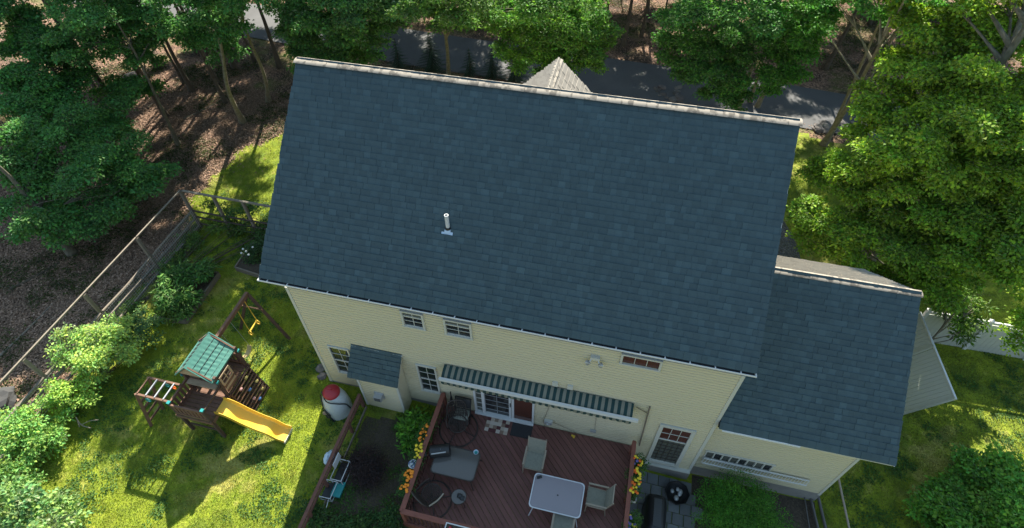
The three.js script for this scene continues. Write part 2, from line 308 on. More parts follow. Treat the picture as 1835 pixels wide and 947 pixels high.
// ---- roofs
function slab(p00, p10, p01, p11, t, name, material, parent) { // p00-p10 along the eave, p01-p11 along the ridge
  const n = p10.clone().sub(p00).cross(p01.clone().sub(p00)).normalize().multiplyScalar(-t), pos = [], q = [p00, p10, p11, p01];
  if (n.y > 0) n.negate();
  for (const p of q) pos.push(p.x, p.y, p.z); for (const p of q) pos.push(p.x + n.x, p.y + n.y, p.z + n.z);
  const idx = [0, 1, 2, 0, 2, 3, 4, 6, 5, 4, 7, 6]; for (let k = 0; k < 4; k++) { const a = k, b = (k + 1) % 4; idx.push(a, a + 4, b, b, a + 4, b + 4); }
  const g = rawGeo(pos, idx).toNonIndexed(); g.computeVertexNormals(); return add(name, g, material, parent, V(0, 0, 0));
}
const unitShingle = (() => { const g = new THREE.BoxGeometry(1, 1, 1); return g; })();
const SHW = [.12, .15, .18, .22];
const shGeo = SHW.map(w => { const g = boxGeo(w, .042, .2).clone(); { const c = new Float32Array(72).fill(1); for (let i = 16; i < 20; i++) for (let q = 0; q < 3; q++) c[i * 3 + q] = .16; g.setAttribute('color', new THREE.BufferAttribute(c, 3)); } // black cut edge
  const u = rnd(); for (let i = 0; i < g.attributes.uv.count; i++) g.attributes.uv.setXY(i, g.attributes.uv.getX(i) + u, g.attributes.uv.getY(i) + u * 3); return g; });
// courses of shingle tabs on a slope; the lowest rows are single pieces, the rest one merged part
function shingles(parent, eave0, eave1, up, slopeLen, exposure, singles, opt = {}) {
  const ex = eave1.clone().sub(eave0), L = ex.length(); ex.normalize();
  const nrm = up.clone().cross(ex).normalize(); if (nrm.y < 0) nrm.negate();
  const basis = new THREE.Matrix4().makeBasis(ex, nrm, up.clone().negate()), q0 = new THREE.Quaternion().setFromRotationMatrix(basis);
  const nC = Math.ceil(slopeLen / exposure); let done = 0; const rest = [];
  for (let c = 0; c < nC; c++) {
    let s = -rnd() * .3;
    while (s < L) {
      const gi = Math.floor(rnd() * 4), w = SHW[gi] ; let a = s, b = s + w; s = b;
      a = Math.max(a, 0); b = Math.min(b, L); if (b - a < .02) continue;
      const sl = Math.min(c * exposure, slopeLen - .1) + .08, lim = opt.limit ? opt.limit(sl) : [0, L];
      a = Math.max(a, lim[0]); b = Math.min(b, lim[1]); if (b - a < .03) continue;
      const raise = .02 + (rnd() < .45 ? .008 : 0) + .003 * rnd();
      const p = eave0.clone().addScaledVector(ex, (a + b) / 2).addScaledVector(up, sl).addScaledVector(nrm, raise);
      const tilt = new THREE.Quaternion().setFromAxisAngle(ex, .13 + .015 * rnd()), q = tilt.multiply(q0);
      let tone = Math.floor(rnd() * rnd() * 5 + (rnd() < .3 ? 3 : 1));
      const sc = V((b - a) / w * .992, 1, 1);
      if (done < singles) { const m = add('shingle', shGeo[gi], (opt.mats || M.shingle)[Math.min(tone, (opt.mats || M.shingle).length - 1)], parent, p); m.quaternion.copy(q); m.scale.copy(sc); done++; }
      else {
        const g = shGeo[gi].clone().applyMatrix4(new THREE.Matrix4().compose(p.clone().sub(wp(parent)), q, sc)), col = (opt.mats || M.shingle)[Math.min(tone, (opt.mats || M.shingle).length - 1)].color, n = g.attributes.position.count, ca = new Float32Array(n * 3), e = g.attributes.color.array;
        for (let i = 0; i < n; i++) { ca[i * 3] = col.r * e[i * 3]; ca[i * 3 + 1] = col.g * e[i * 3]; ca[i * 3 + 2] = col.b * e[i * 3]; }
        g.setAttribute('color', new THREE.BufferAttribute(ca, 3)); rest.push(g);
      }
    }
  }
  if (rest.length) { const m = add('shingle', mergeGeometries(rest), M.shingleV, parent); m.userData.kind = 'stuff'; }
}
function ridgeCaps(parent, a, b, r, step = .3) { // rounded vented caps, one by one
  const d = b.clone().sub(a), L = d.length(); d.normalize(); const n = Math.round(L / step), s = L / n;
  const side = d.clone().cross(V(0, 1, 0)).normalize(), pts = [], K = 8;
  for (let k = 0; k < n; k++) {
    const pos = [], idx = [], uv = [], len = s + .05, lift = .006;
    for (let e = 0; e < 2; e++) for (let t = 0; t < 2; t++) for (let i = 0; i <= K; i++) {
      const an = (i / K - .5) * 2.0, rad = r - (t ? .02 : 0) + (e ? lift : 0), y = Math.cos(an) * rad * .62 - r * .25, w = Math.sin(an) * rad * 1.12;
      const v = d.clone().multiplyScalar(e ? len / 2 : -len / 2).addScaledVector(side, w); v.y += y; pos.push(v.x, v.y, v.z); uv.push(k * .37 + e * len, an * r + k * .21);
    }
    const R = K + 1; for (let i = 0; i < K; i++) { const o = i, q = R + i, o2 = 2 * R + i, q2 = 3 * R + i; idx.push(o, o + 1, o2, o + 1, o2 + 1, o2, q, q2, q + 1, q + 1, q2, q2 + 1, o2, o2 + 1, q2, o2 + 1, q2 + 1, q2, o, q, o + 1, o + 1, q, q + 1); }
    const g = rawGeo(pos, idx, uv); add('ridge_cap', g, M.ridge, parent, a.clone().addScaledVector(d, (k + .5) * s));
  }
}
const slopeUp = V(0, RY - EY, RZ - EZ), slopeLen = slopeUp.length(); slopeUp.normalize();
const EYS = EY + slopeUp.y * .09, EZS = EZ + slopeUp.z * .09;
const roof = slab(V(RX0, EYS - .02, EZS), V(RX1, EYS - .02, EZS), V(RX0, RY - .03, RZ), V(RX1, RY - .03, RZ), .14, 'roof', M.under, house);
shingles(roof, V(RX0 - .015, EYS, EZS), V(RX1 + .015, EYS, EZS), slopeUp, slopeLen - .09, .163, 250);
const FZ = ZB - .15; slab(V(RX1, EY - .02, FZ), V(RX0, EY - .02, FZ), V(RX1, RY - .03, RZ - .003), V(RX0, RY - .03, RZ - .003), .14, 'roof', M.frontShingle, house);
ridgeCaps(roof, V(RX0 - .03, RY + .0, RZ), V(RX1 + .03, RY + .0, RZ), .168, .3);
for (const x of [RX0 - .012, RX1 + .012]) for (const s of [0, 1]) bar('rake_board', house, M.trim, V(x, (s ? EY : EYS) - .12, s ? FZ : EZS), V(x, RY - .16, RZ), .16, .022);
bx('fascia', house, M.trim, (RX0 + RX1) / 2, EY - .16, .03, W, .08, .02);
{ // gutter with hangers
  const gu = thingPart('gutter', house, V((RX0 + RX1) / 2, EY - .09, EZ + .05)), xm = (RX0 + RX1) / 2, L = RX1 - RX0 + .06, y = EY - .01, z = EZ - .12;
  bx('gutter_lip', gu, M.gutter, xm, y, z + .125, L, .05, .014); bx('gutter_floor', gu, M.gutterIn, xm, y - .03, z + .06, L, .012, .14);
  for (const s of [-1, 1]) bx('gutter_end', gu, M.gutter, xm + s * L / 2, y - .0, z + .065, .014, .05, .145);
  for (let k = 0; k < 22; k++) bx('gutter_hanger', gu, M.gutter, RX0 + .25 + k * .588, y + .03, z + .06, .03, .012, .13);
}
{ // vent pipe through the roof
  const g = atZ(802, 416, 0); // line of sight; intersect the roof plane
  const d = rayDir(803, 412), n = V(0, -slopeUp.z, slopeUp.y), t = V(0, EY, EZ).sub(CP).dot(n) / d.dot(n), p = CP.clone().addScaledVector(d, t);
  const v = thingPart('vent_pipe', house, p);
  const pipe = new THREE.CylinderGeometry(.052, .052, .62, 18, 1, true); add('pipe', pipe, M.white, v, p.clone().add(V(0, .2, 0)));
  add('pipe_cap', xf(new THREE.TorusGeometry(.048, .010, 6, 18), 0, 0, 0, Math.PI / 2), M.white, v, p.clone().add(V(0, .51, 0)));
  add('rubber_boot', new THREE.CylinderGeometry(.065, .085, .1, 18, 1, true), M.black, v, p.clone().add(V(0, .06, 0)));
  const flash = bx('flashing', v, M.paleBlue, p.x, p.y - .04 + .03, p.z + .05 + .02, .30, .012, .14); flash.rotation.x = Math.atan2(RY - EY, -(RZ - EZ));
  add('flashing_cone', new THREE.CylinderGeometry(.075, .12, .07, 18, 1, true), M.paleBlue, v, p.clone().add(V(0, .01, .01)));
}
{ // front cross gable, seen over the ridge
  const A = atY(1003, 108, 8.5), zf = A.z, half = 2.0, k = 8.5 - 1.9, gr = thingPart('gable_roof', house, V(A.x, 7, zf));
  slab(V(A.x - half, k, zf), V(A.x - half, k, RZ - .6), V(A.x, 8.47, zf), V(A.x, 8.47, RZ - .6), .12, 'roof_deck', M.under, gr);
  slab(V(A.x + half, k, zf), V(A.x + half, k, RZ - .6), V(A.x + .004, 8.47, zf), V(A.x + .004, 8.47, RZ - .6), .12, 'roof_deck', M.under, gr);
  const fm = [0, 1, 2].map(i => mat(.19 + .03 * i, .172 + .03 * i, .148 + .026 * i, { map: T.granule, roughness: .9, vertexColors: true }));  // paler than the back roof: sunlight put into the shingle colour
  const L = V(half, 1.9, 0), len = L.length(); L.normalize();
  shingles(gr, V(A.x - half, k, RZ - 1.2), V(A.x - half, k, zf - .02), L, len, .16, 0, { mats: fm });
  shingles(gr, V(A.x + half, k, RZ - 1.2), V(A.x + half, k, zf - .02), V(-L.x, L.y, 0), len, .16, 0, { mats: fm });
  ridgeCaps(gr, V(A.x, 8.49, zf - .02), V(A.x, 8.49, RZ - 1.4), .11, .3);
  const s = new THREE.Shape([new THREE.Vector2(-half + .1, k), new THREE.Vector2(half - .1, k), new THREE.Vector2(0, 8.35)]), g = new THREE.ExtrudeGeometry(s, { depth: .1, bevelEnabled: false });
  add('gable', g, M.siding, house, V(A.x, 0, zf + .15)); bx('wall', house, M.siding, A.x, 3.3, (zf + .25 + ZB) / 2 - .0, 2 * half - .4, 6.6, Math.max(.2, Math.abs(ZB - zf - .25)));
}
{ // chimney chase on the back wall with its own small roof
  const x0 = 1.55, x1 = 2.92, z1 = .50, y0 = .02, c = thingPart('chase', house, V((x0 + x1) / 2, 0, .25));
  const yT0 = 2.98, yT1 = 2.3;
  bx('chase_wall', c, M.siding, (x0 + x1) / 2, (y0 + 2.28) / 2, z1 - .05, x1 - x0 - .02, 2.28 - y0, .06);
  bx('chase_wall', c, M.siding, x0 + .03, 1.15, .22, .06, 2.26, .46); bx('chase_wall', c, M.siding, x1 - .03, 1.15, .22, .06, 2.26, .46);
  for (const x of [x0 + .03, x1 - .03]) { const s = new THREE.Shape([new THREE.Vector2(.0, 2.283), new THREE.Vector2(z1 - .02, 2.283), new THREE.Vector2(0, 2.9)]), g = new THREE.ExtrudeGeometry(s, { depth: .05, bevelEnabled: false }); g.rotateY(-Math.PI / 2); add('chase_gable', g, M.siding, c, V(x + .025, 0, 0)); }
  for (let y = y0; y < 2.26; y += .118) { const g = plankGeo(x0 + .07, x1 - .07, .12); add('siding_plank', g, M.siding, c, V(0, y, z1)); }
  for (let y = y0; y < 2.26; y += .118) { const g = plankGeo(.02, z1 - .02, .12); g.rotateY(Math.PI / 2); const h = g.clone(); add('siding_plank', g, M.siding, c, V(x1 + .0, y, z1)); }
  for (const x of [x0 + .035, x1 - .035]) bx('corner_trim', c, M.trim, x, (y0 + 2.28) / 2, z1 + .0, .07, 2.28 - y0, .07);
  const a = V(x0 - .13, yT1, z1 + .16), b = V(x1 + .10, yT1, z1 + .16), u = V(0, yT0 - yT1 + .06, -(z1 + .16)), l = u.length();
  slab(a, b, a.clone().add(u), b.clone().add(u), .07, 'chase_roof', M.trim, c);
  shingles(c, a.clone().add(V(-.01, .01, .01)), b.clone().add(V(.01, .01, .01)), u.clone().normalize(), l - .03, .147, 32);
  bx('flashing', c, M.white, (x0 + x1) / 2, yT0 + .085, .03, x1 - x0 + .26, .05, .03);
  // gas vent cap
  const P = atZ(680, 708, z1 + .02), vt = thingPart('vent_cap', house, P);
  bx('vent_plate', vt, M.steel, P.x, P.y, z1 + .035, .32, .34, .03); bx('vent_hood', vt, M.steel, P.x, P.y, z1 + .13, .25, .22, .16);
  for (let k = 0; k < 3; k++) bx('vent_slot', vt, M.black, P.x, P.y - .07 + k * .07, z1 + .213, .2, .03, .01);
}
{ // retractable awning, rolled in
  const a = pz(797, 655), b = pz(1137, 722), yT = (a.y + b.y) / 2, x0 = a.x, x1 = b.x, zf = .42, yf = yT - .13, aw = thingPart('awning', house, V((x0 + x1) / 2, yT, 0));
  const stripe = tex(128, (u, v) => { const k = (u % 1) < .5; const n = .9 + .2 * rnd(); return k ? [.010 * n, .042 * n, .042 * n] : [.19 * n, .19 * n, .15 * n]; }, .182); stripe.repeat.set(1 / .182, 1);
  const sm = mat(1, 1, 1, { map: stripe, roughness: .85 });
  const pos = [], uv = [], idx = [], K = 10, N = 40; // curved cloth over the roller
  for (let i = 0; i <= N; i++) for (let k = 0; k <= K; k++) { const t = k / K, x = x0 + (x1 - x0) * i / N; pos.push(x, yT + .02 + .07 * Math.sin(t * 2.2) - t * .2 - .006 * Math.sin(i * 1.7) * t, .03 + t * (zf - .05)); uv.push(x, t); }
  for (let i = 0; i < N; i++) for (let k = 0; k < K; k++) { const q = i * (K + 1) + k; idx.push(q, q + 1, q + K + 1, q + 1, q + K + 2, q + K + 1); }
  add('canopy_cloth', rawGeo(pos, idx, uv), sm, aw, V(0, 0, 0));
  bx('front_bar', aw, M.white, (x0 + x1) / 2 + .06, yf, zf + .03, x1 - x0 + .22, .12, .07);
  const sh = new THREE.Shape(), n = 27, w = (x1 - x0) / n; sh.moveTo(0, 0); for (let i = 0; i < n; i++) { const s = i * w; sh.lineTo(s, -.15); sh.quadraticCurveTo(s + w / 2, -.26, s + w, -.15); } sh.lineTo(n * w, 0); sh.closePath();
  add('valance', new THREE.ExtrudeGeometry(sh, { depth: .008, bevelEnabled: false, curveSegments: 4 }), sm, aw, V(x0, yf - .055, zf + .04));
  for (const x of [x0 + .25, x1 - .3]) bar('awning_arm', aw, M.white, V(x, yf - .02, .02), V(x + (x < 7 ? .7 : -.7), yf - .03, zf), .045);
  bx('roller_housing', aw, M.black, (x0 + x1) / 2, yT - .05, .06, x1 - x0, .1, .06);
  for (const [u, v] of [[995, 688], [1022, 694]]) { const p = pz(u, v); const br = bx('awning_bracket', house, M.trim, p.x, p.y, .03, .16, .2, .05); }
  rod('cable', house, M.grey, [V(x1 + .1, yf, .05), pz(1160, 740).setZ(.04)], .012);
  rod('downpipe', house, M.grey, [pz(1165, 728).setZ(.05), pz(1146, 797).setZ(.05)], .022);
}
{ // floodlight, outlet boxes, cables
  const p = pz(1067, 640), f = thingPart('flood_light', house, p); bx('mount', f, M.trim, p.x, p.y, .05, .24, .1, .1);
  for (const s of [-1, 1]) { const h = add('lamp_head', new THREE.ConeGeometry(.075, .17, 14, 1, true), M.steel, f, V(p.x + s * .13, p.y - .13, .16)); h.rotation.set(.7, 0, s * .5); bar('arm', f, M.trim, V(p.x + s * .08, p.y - .03, .08), V(p.x + s * .12, p.y - .09, .14), .03); }
  const q = pz(983, 755), b = thingPart('outlet_box', house, q); bx('cover', b, M.trim, q.x, q.y, .05, .26, .2, .08); add('hose_reel', xf(new THREE.TorusGeometry(.09, .022, 6, 20), 0, 0, 0), M.steel, b, V(q.x, q.y, .1));
  const o = pz(1063, 772); bx('socket', house, M.steel, o.x, o.y, .04, .18, .09, .06);
  rod('cable', house, M.grey, [pz(987, 722).setZ(.025), pz(978, 745).setZ(.025), pz(974, 757).setZ(.025), pz(980, 770).setZ(.025)], .007);
  rod('cable', house, M.grey, [pz(992, 757).setZ(.03), pz(1025, 772).setZ(.03), pz(1065, 790).setZ(.03)], .006); rod('cable', house, M.grey, [pz(1070, 735).setZ(.025), pz(1066, 770).setZ(.025)], .006);
}
// ---- the garage wing
const GX = 16.2, GZ = -.25, GE = 3.0, GEZ = .15, GR = 5.72, GRZ = -3.4, GB = -6.6;
const garage = thing('garage', 'lower yellow garage wing with dark shingle roof at the right end of the house', 'garage', V(14.2, -1.2, -3));
const gw = bx('wall', garage, M.siding, (W + GX) / 2 + .005, .65, GZ - .10, GX - W, 4.5, .12);
bx('wall', garage, M.siding, GX - .06, .65, (GZ + GB) / 2 - .06, .12, 4.5, GZ - GB - .2); bx('wall', garage, M.siding, (W + GX) / 2, .65, GB + .06, GX - W - .02, 4.5, .12);
const gwin = [atZ(1268, 808, GZ).x, 14.9, atZ(1265, 821, GZ).y, atZ(1268, 808, GZ).y];
{ const e = atZ(1391, 830, GZ); gwin[1] = e.x; }
planks(gw, W + .02, GX - .08, -.55, GE - .12, GZ - .02, [gwin]);
bx('corner_trim', gw, M.trim, GX - .04, 1.1, GZ - .02, .08, 3.5, .07);
bx('foundation', garage, M.concrete, (W + GX) / 2 + .01, -1.1, GZ - .06, GX - W, 1.1, .14);
for (const x of [GX - .06]) { const s = new THREE.Shape([new THREE.Vector2(GB + .03, 2.903), new THREE.Vector2(GZ - .1, 2.903), new THREE.Vector2(GRZ, GR - .25)]); const g = new THREE.ExtrudeGeometry(s, { depth: .11, bevelEnabled: false }); g.rotateY(-Math.PI / 2); g.translate(.055, 0, 0); add('gable', g, M.siding, garage, V(x, 0, 0)); }
{ // strip of small panes
  const [x0, x1, y0, y1] = gwin, p = thingPart('window', garage, V((x0 + x1) / 2, (y0 + y1) / 2, GZ)), n = 8;
  bx('frame', p, M.trim, (x0 + x1) / 2, y1, GZ, x1 - x0 + .1, .05, .07); bx('frame', p, M.trim, (x0 + x1) / 2, y0, GZ + .01, x1 - x0 + .1, .05, .08);
  for (let i = 0; i <= n; i++) bx('muntin', p, M.trim, x0 + (x1 - x0) * i / n, (y0 + y1) / 2, GZ - .005, .035, y1 - y0 - .05, .05);
  for (let i = 0; i < n; i++) bx('pane', p, i % 3 == 1 ? M.glass : M.glassBlind, x0 + (x1 - x0) * (i + .5) / n, (y0 + y1) / 2, GZ - .03, (x1 - x0) / n - .04, y1 - y0 - .05, .012);
}
const gUp = V(0, GR - GE, GRZ - GEZ), gLen = gUp.length(); gUp.normalize();
const GX0 = 12.21, GX1 = 16.62;
const groof = slab(V(GX0, GE - .02, GEZ), V(GX1, GE - .02, GEZ), V(GX0, GR - .03, GRZ), V(GX1, GR - .03, GRZ), .13, 'roof', M.under, garage);
shingles(groof, V(GX0, GE, GEZ + .02), V(GX1 + .015, GE, GEZ + .02), gUp, gLen, .163, 270);
const gFZ = -6.25, gFY = GR - (GRZ - gFZ) * .80;
const gf = slab(V(GX1, gFY, gFZ), V(GX0, gFY, gFZ), V(GX1, GR - .03, GRZ - .003), V(GX0, GR - .03, GRZ - .003), .13, 'roof', M.under, garage);
{ const fm = [0, 1, 2].map(i => mat(.34 + .03 * i, .315 + .03 * i, .27 + .026 * i, { map: T.granule, roughness: .9, vertexColors: true })), u = V(0, GR - gFY, GRZ - gFZ), l = u.length(); shingles(gf, V(GX1, gFY, gFZ), V(GX0, gFY, gFZ), u.normalize(), l - .1, .16, 28, { mats: fm }); }  // sunlit copy of the dark garage shingles, brightness put into the colour
ridgeCaps(groof, V(GX0, GR, GRZ), V(GX1 + .03, GR, GRZ), .13, .3);
for (const [z, y] of [[GEZ, GE], [gFZ, gFY]]) bar('rake_board', garage, M.trim, V(GX1 + .012, y - .12, z), V(GX1 + .012, GR - .15, GRZ), .14, .022);
bx('gutter', garage, M.gutter, W + 1.1, GE - .03, GEZ + .06, 2.0, .07, .03); bx('fascia', garage, M.trim, (GX0 + GX1) / 2, GE - .09, GEZ - .02, GX1 - GX0, .12, .02);
bx('soffit', garage, M.trim, (GX0 + GX1) / 2 - .02, GE - .14, -.06, GX1 - GX0 - .1, .02, .36); bx('gutter', garage, M.gutter, 14.1, gFY - .03, gFZ - .03, 3.6, .05, .05);

// ---------------------------------------------------------------- deck
const DX0 = 4.15, DX1 = 10.22, DZ0 = .03, DZ1 = 3.80, DY = .507;
const deck = thing('deck', 'dark red timber deck with slatted railings behind the house', 'deck', V(7.2, 0, 1.9));
{
  const clip = (poly, f) => { const out = []; for (let i = 0; i < poly.length; i++) { const a = poly[i], b = poly[(i + 1) % poly.length], fa = f(a), fb = f(b); if (fa >= 0) out.push(a); if (fa * fb < 0) { const t = fa / (fa - fb); out.push([a[0] + (b[0] - a[0]) * t, a[1] + (b[1] - a[1]) * t]); } } return out; };
  const step = .146, r2 = Math.SQRT1_2, c0 = (DX0 - DZ1) * r2, c1 = (DX1 - DZ0) * r2;
  for (let s = c0; s < c1; s += step) { // boards run diagonally, along (1, 1)
    let p = [[DX0, DZ0], [DX1, DZ0], [DX1, DZ1], [DX0, DZ1]];
    const k = q => (q[0] - q[1]) * r2;
    p = clip(p, q => k(q) - s); if (p.length > 2) p = clip(p, q => s + step - .011 - k(q)); if (p.length < 3) continue;
    const sh = new THREE.Shape(p.map(([x, z]) => new THREE.Vector2(x, -z))), g = new THREE.ExtrudeGeometry(sh, { depth: .03, bevelEnabled: false }); g.rotateX(-Math.PI / 2);
    const pa = g.attributes.position, uv = g.attributes.uv, o = rnd() * 5; for (let i = 0; i < pa.count; i++) { const x = pa.getX(i), z = pa.getZ(i); uv.setXY(i, (x + z) * r2 + o, (x - z) * r2); }
    add('deck_board', g, M.deck[Math.floor(rnd() * 4)], deck, V(0, DY - .03 + rnd() * .003, 0));
  }
  for (let x = DX0 + .3; x < DX1; x += .6) bx('joist', deck, M.deckRailDark, x, DY - .135, (DZ0 + DZ1) / 2, .045, .2, DZ1 - DZ0 - .1);
  bx('rim_board', deck, M.deckRail, (DX0 + DX1) / 2, DY - .13, DZ1 + .02, DX1 - DX0 + .08, .26, .04); bx('rim_board', deck, M.deckRail, DX0 - .02, DY - .13, (DZ0 + DZ1) / 2, .04, .26, DZ1 - DZ0); bx('rim_board', deck, M.deckRail, DX1 + .02, DY - .13, (DZ0 + DZ1) / 2, .04, .26, DZ1 - DZ0);
  for (const [x, z] of [[DX0 + .1, DZ1 - .1], [7.2, DZ1 - .1], [DX1 - .1, DZ1 - .1], [DX1 - .1, 1.6], [DX0 + .1, 1.9]]) bx('deck_post', deck, M.deckRailDark, x, (gnd(x, z) + DY - .26) / 2 - .1, z, .1, DY - .26 - gnd(x, z) + .2, .1);
  const RT = 1.40;
  const railing = (p, q, cap, skip) => {
    const L = p.distanceTo(q), n = Math.round(L / .125), d = q.clone().sub(p).normalize(), side = V(-d.z, 0, d.x);
    bar('rail_cap', deck, M.deckRail, p.clone().setY(RT - .02), q.clone().setY(RT - .02), .035, cap); bar('rail', deck, M.deckRailDark, p.clone().setY(RT - .09), q.clone().setY(RT - .09), .08, .035); bar('rail', deck, M.deckRailDark, p.clone().setY(DY + .09), q.clone().setY(DY + .09), .07, .035);
    for (let i = 0; i <= n; i++) { const m = p.clone().lerp(q, i / n), post = i % 12 === 0 || i === n; bx(post ? 'rail_post' : 'baluster', deck, post ? M.deckRail : M.deckRailDark, m.x, post ? (DY + RT) / 2 - .02 : (DY + RT) / 2 - .05, m.z, post ? .09 : .035, post ? RT - DY - .04 : RT - DY - .13, post ? .09 : .035); }
  };
  railing(V(DX0 + .03, 0, .08), V(DX0 + .03, 0, DZ1 - .03), .14); railing(V(DX0 + .03, 0, DZ1 - .03), V(DX1 - .03, 0, DZ1 - .03), .14); railing(V(DX1 - .03, 0, .3), V(DX1 - .03, 0, DZ1 - .03), .12);
}
const onDeck = (u, v) => atY(u, v, DY);
// ---- deck furniture
function slingChair(label, x, z, ry) {
  const t = thing('patio_chair', label, 'chair', V(x, DY, z), 'sling chairs on the deck'); t.rotation.y = ry;
  const P = (name, g, m, px, py, pz2, rx = 0) => { const k = new THREE.Mesh(g, m); k.name = name; k.position.set(px, py, pz2); k.rotation.x = rx; k.castShadow = k.receiveShadow = true; t.add(k); return k; };
  P('seat', boxGeo(.5, .025, .52), M.sling, 0, .42, .02, -.06); P('backrest', boxGeo(.5, .62, .022), M.sling, 0, .70, -.32, -.28);
  for (const s of [-1, 1]) {
    P('arm', boxGeo(.045, .03, .58), M.chairFrame, s * .29, .63, .0); P('frame', boxGeo(.03, .7, .03), M.chairFrame, s * .265, .71, -.33, -.28); P('frame', boxGeo(.03, .03, .56), M.chairFrame, s * .265, .405, .02, -.06);
    P('leg', boxGeo(.03, .63, .03), M.chairFrame, s * .29, .315, .27); P('leg', boxGeo(.03, .60, .03), M.chairFrame, s * .29, .31, -.27, .12);
  }
  P('frame', boxGeo(.53, .03, .03), M.chairFrame, 0, 1.0, -.405); P('frame', boxGeo(.53, .03, .03), M.chairFrame, 0, .41, .28);
  return t;
}
{ const a = onDeck(960, 822), b = onDeck(1070, 897), c = onDeck(1003, 966);
  slingChair('beige sling patio chair near the dark doormat, facing the glass table', a.x, a.z + .24, .0);
  slingChair('beige sling patio chair at the right end of the clear glass table', b.x - .03, b.z + .10, -Math.PI / 2);
  slingChair('beige sling patio chair cut off by the bottom edge, behind the glass table', c.x + .02, c.z - .22, Math.PI); }
function glassTable(name, label, corners, top, legM) {
  const xs = corners.map(p => p.x), zs = corners.map(p => p.z), x0 = Math.min(...xs), x1 = Math.max(...xs), z0 = Math.min(...zs), z1 = Math.max(...zs), cx = (x0 + x1) / 2, cz = (z0 + z1) / 2, w = x1 - x0, d = z1 - z0;
  const t = thing(name, label, 'table', V(cx, DY, cz)), y = corners[0].y, s = new THREE.Shape(), r = .13, hw = w / 2, hd = d / 2;
  const path = (s, hw, hd, r) => { s.moveTo(-hw + r, -hd); s.lineTo(hw - r, -hd); s.quadraticCurveTo(hw, -hd, hw, -hd + r); s.lineTo(hw, hd - r); s.quadraticCurveTo(hw, hd, hw - r, hd); s.lineTo(-hw + r, hd); s.quadraticCurveTo(-hw, hd, -hw, hd - r); s.lineTo(-hw, -hd + r); s.quadraticCurveTo(-hw, -hd, -hw + r, -hd); return s; };
  path(s, hw, hd, r); const g = new THREE.ExtrudeGeometry(s, { depth: .012, bevelEnabled: false, curveSegments: 6 }); g.rotateX(-Math.PI / 2); add('table_top', g, top, t, V(cx, y - .012, cz));
  const rim = path(new THREE.Shape(), hw + .012, hd + .012, r); rim.holes.push(path(new THREE.Path(), hw - .015, hd - .015, r)); const rg = new THREE.ExtrudeGeometry(rim, { depth: .028, bevelEnabled: false, curveSegments: 6 }); rg.rotateX(-Math.PI / 2); add('rim', rg, legM, t, V(cx, y - .034 + .02, cz));
  for (const [i, j] of [[-1, -1], [1, -1], [1, 1], [-1, 1]]) rod('leg', t, legM, [V(cx + i * (hw - .16), y - .02, cz + j * (hd - .14)), V(cx + i * (hw - .02), DY + .01, cz + j * (hd + .02))], .016);
  return { t, cx, cz, y, hw, hd };
}
const gt = glassTable('glass_table', 'rectangular clear glass patio table with ribbed underframe at the middle of the deck', [atY(962, 850, 1.2), atY(1046, 868, 1.2), atY(1040, 922, 1.2), atY(947, 908, 1.2)], M.tableGlass, M.tableEdge);
{ const { t, cx, cz, y, hw, hd } = gt, q = []; for (let i = 0; i < 40; i++) { const a = i / 40 * Math.PI * 2, c = Math.cos(a), s = Math.sin(a); q.push(V(cx + hw * .55 * Math.sign(c) * Math.pow(Math.abs(c), .6), y - .03, cz + hd * .42 * Math.sign(s) * Math.pow(Math.abs(s), .6))); }
  rod('underframe', t, M.white, q, .011, true, 80, 5);
  for (const [i, j] of [[1, 1], [1, -1], [-1, 1], [-1, -1]]) rod('underframe', t, M.white, [V(cx + i * hw * .45, y - .03, cz + j * hd * .35), V(cx + i * (hw - .1), y - .03, cz + j * (hd - .1))], .009, false, 1, 5);
  for (const j of [1, -1]) rod('underframe', t, M.white, [V(cx, y - .03, cz + j * hd * .42), V(cx, y - .03, cz + j * hd)], .009, false, 1, 5);
  add('umbrella_hole', new THREE.CylinderGeometry(.022, .022, .016, 12), M.black, t, V(cx + .02, y, cz));
  const c = atY(967, 856, 1.21), k = thing('phone_holder', 'small black clip lying on a corner of the clear glass table', 'clip', c); bx('body', k, M.black, c.x, c.y + .015, c.z, .13, .03, .07, .5); bx('grip', k, M.black, c.x - .05, c.y + .035, c.z + .03, .05, .05, .05, .2); }
const gt2 = glassTable('glass_table', 'frosted glass patio table carrying a black covered grill near the left railing', [atY(770, 846, 1.15), atY(858, 812, 1.15), atY(850, 855, 1.15), atY(785, 803, 1.15)], M.paleTable, M.iron);
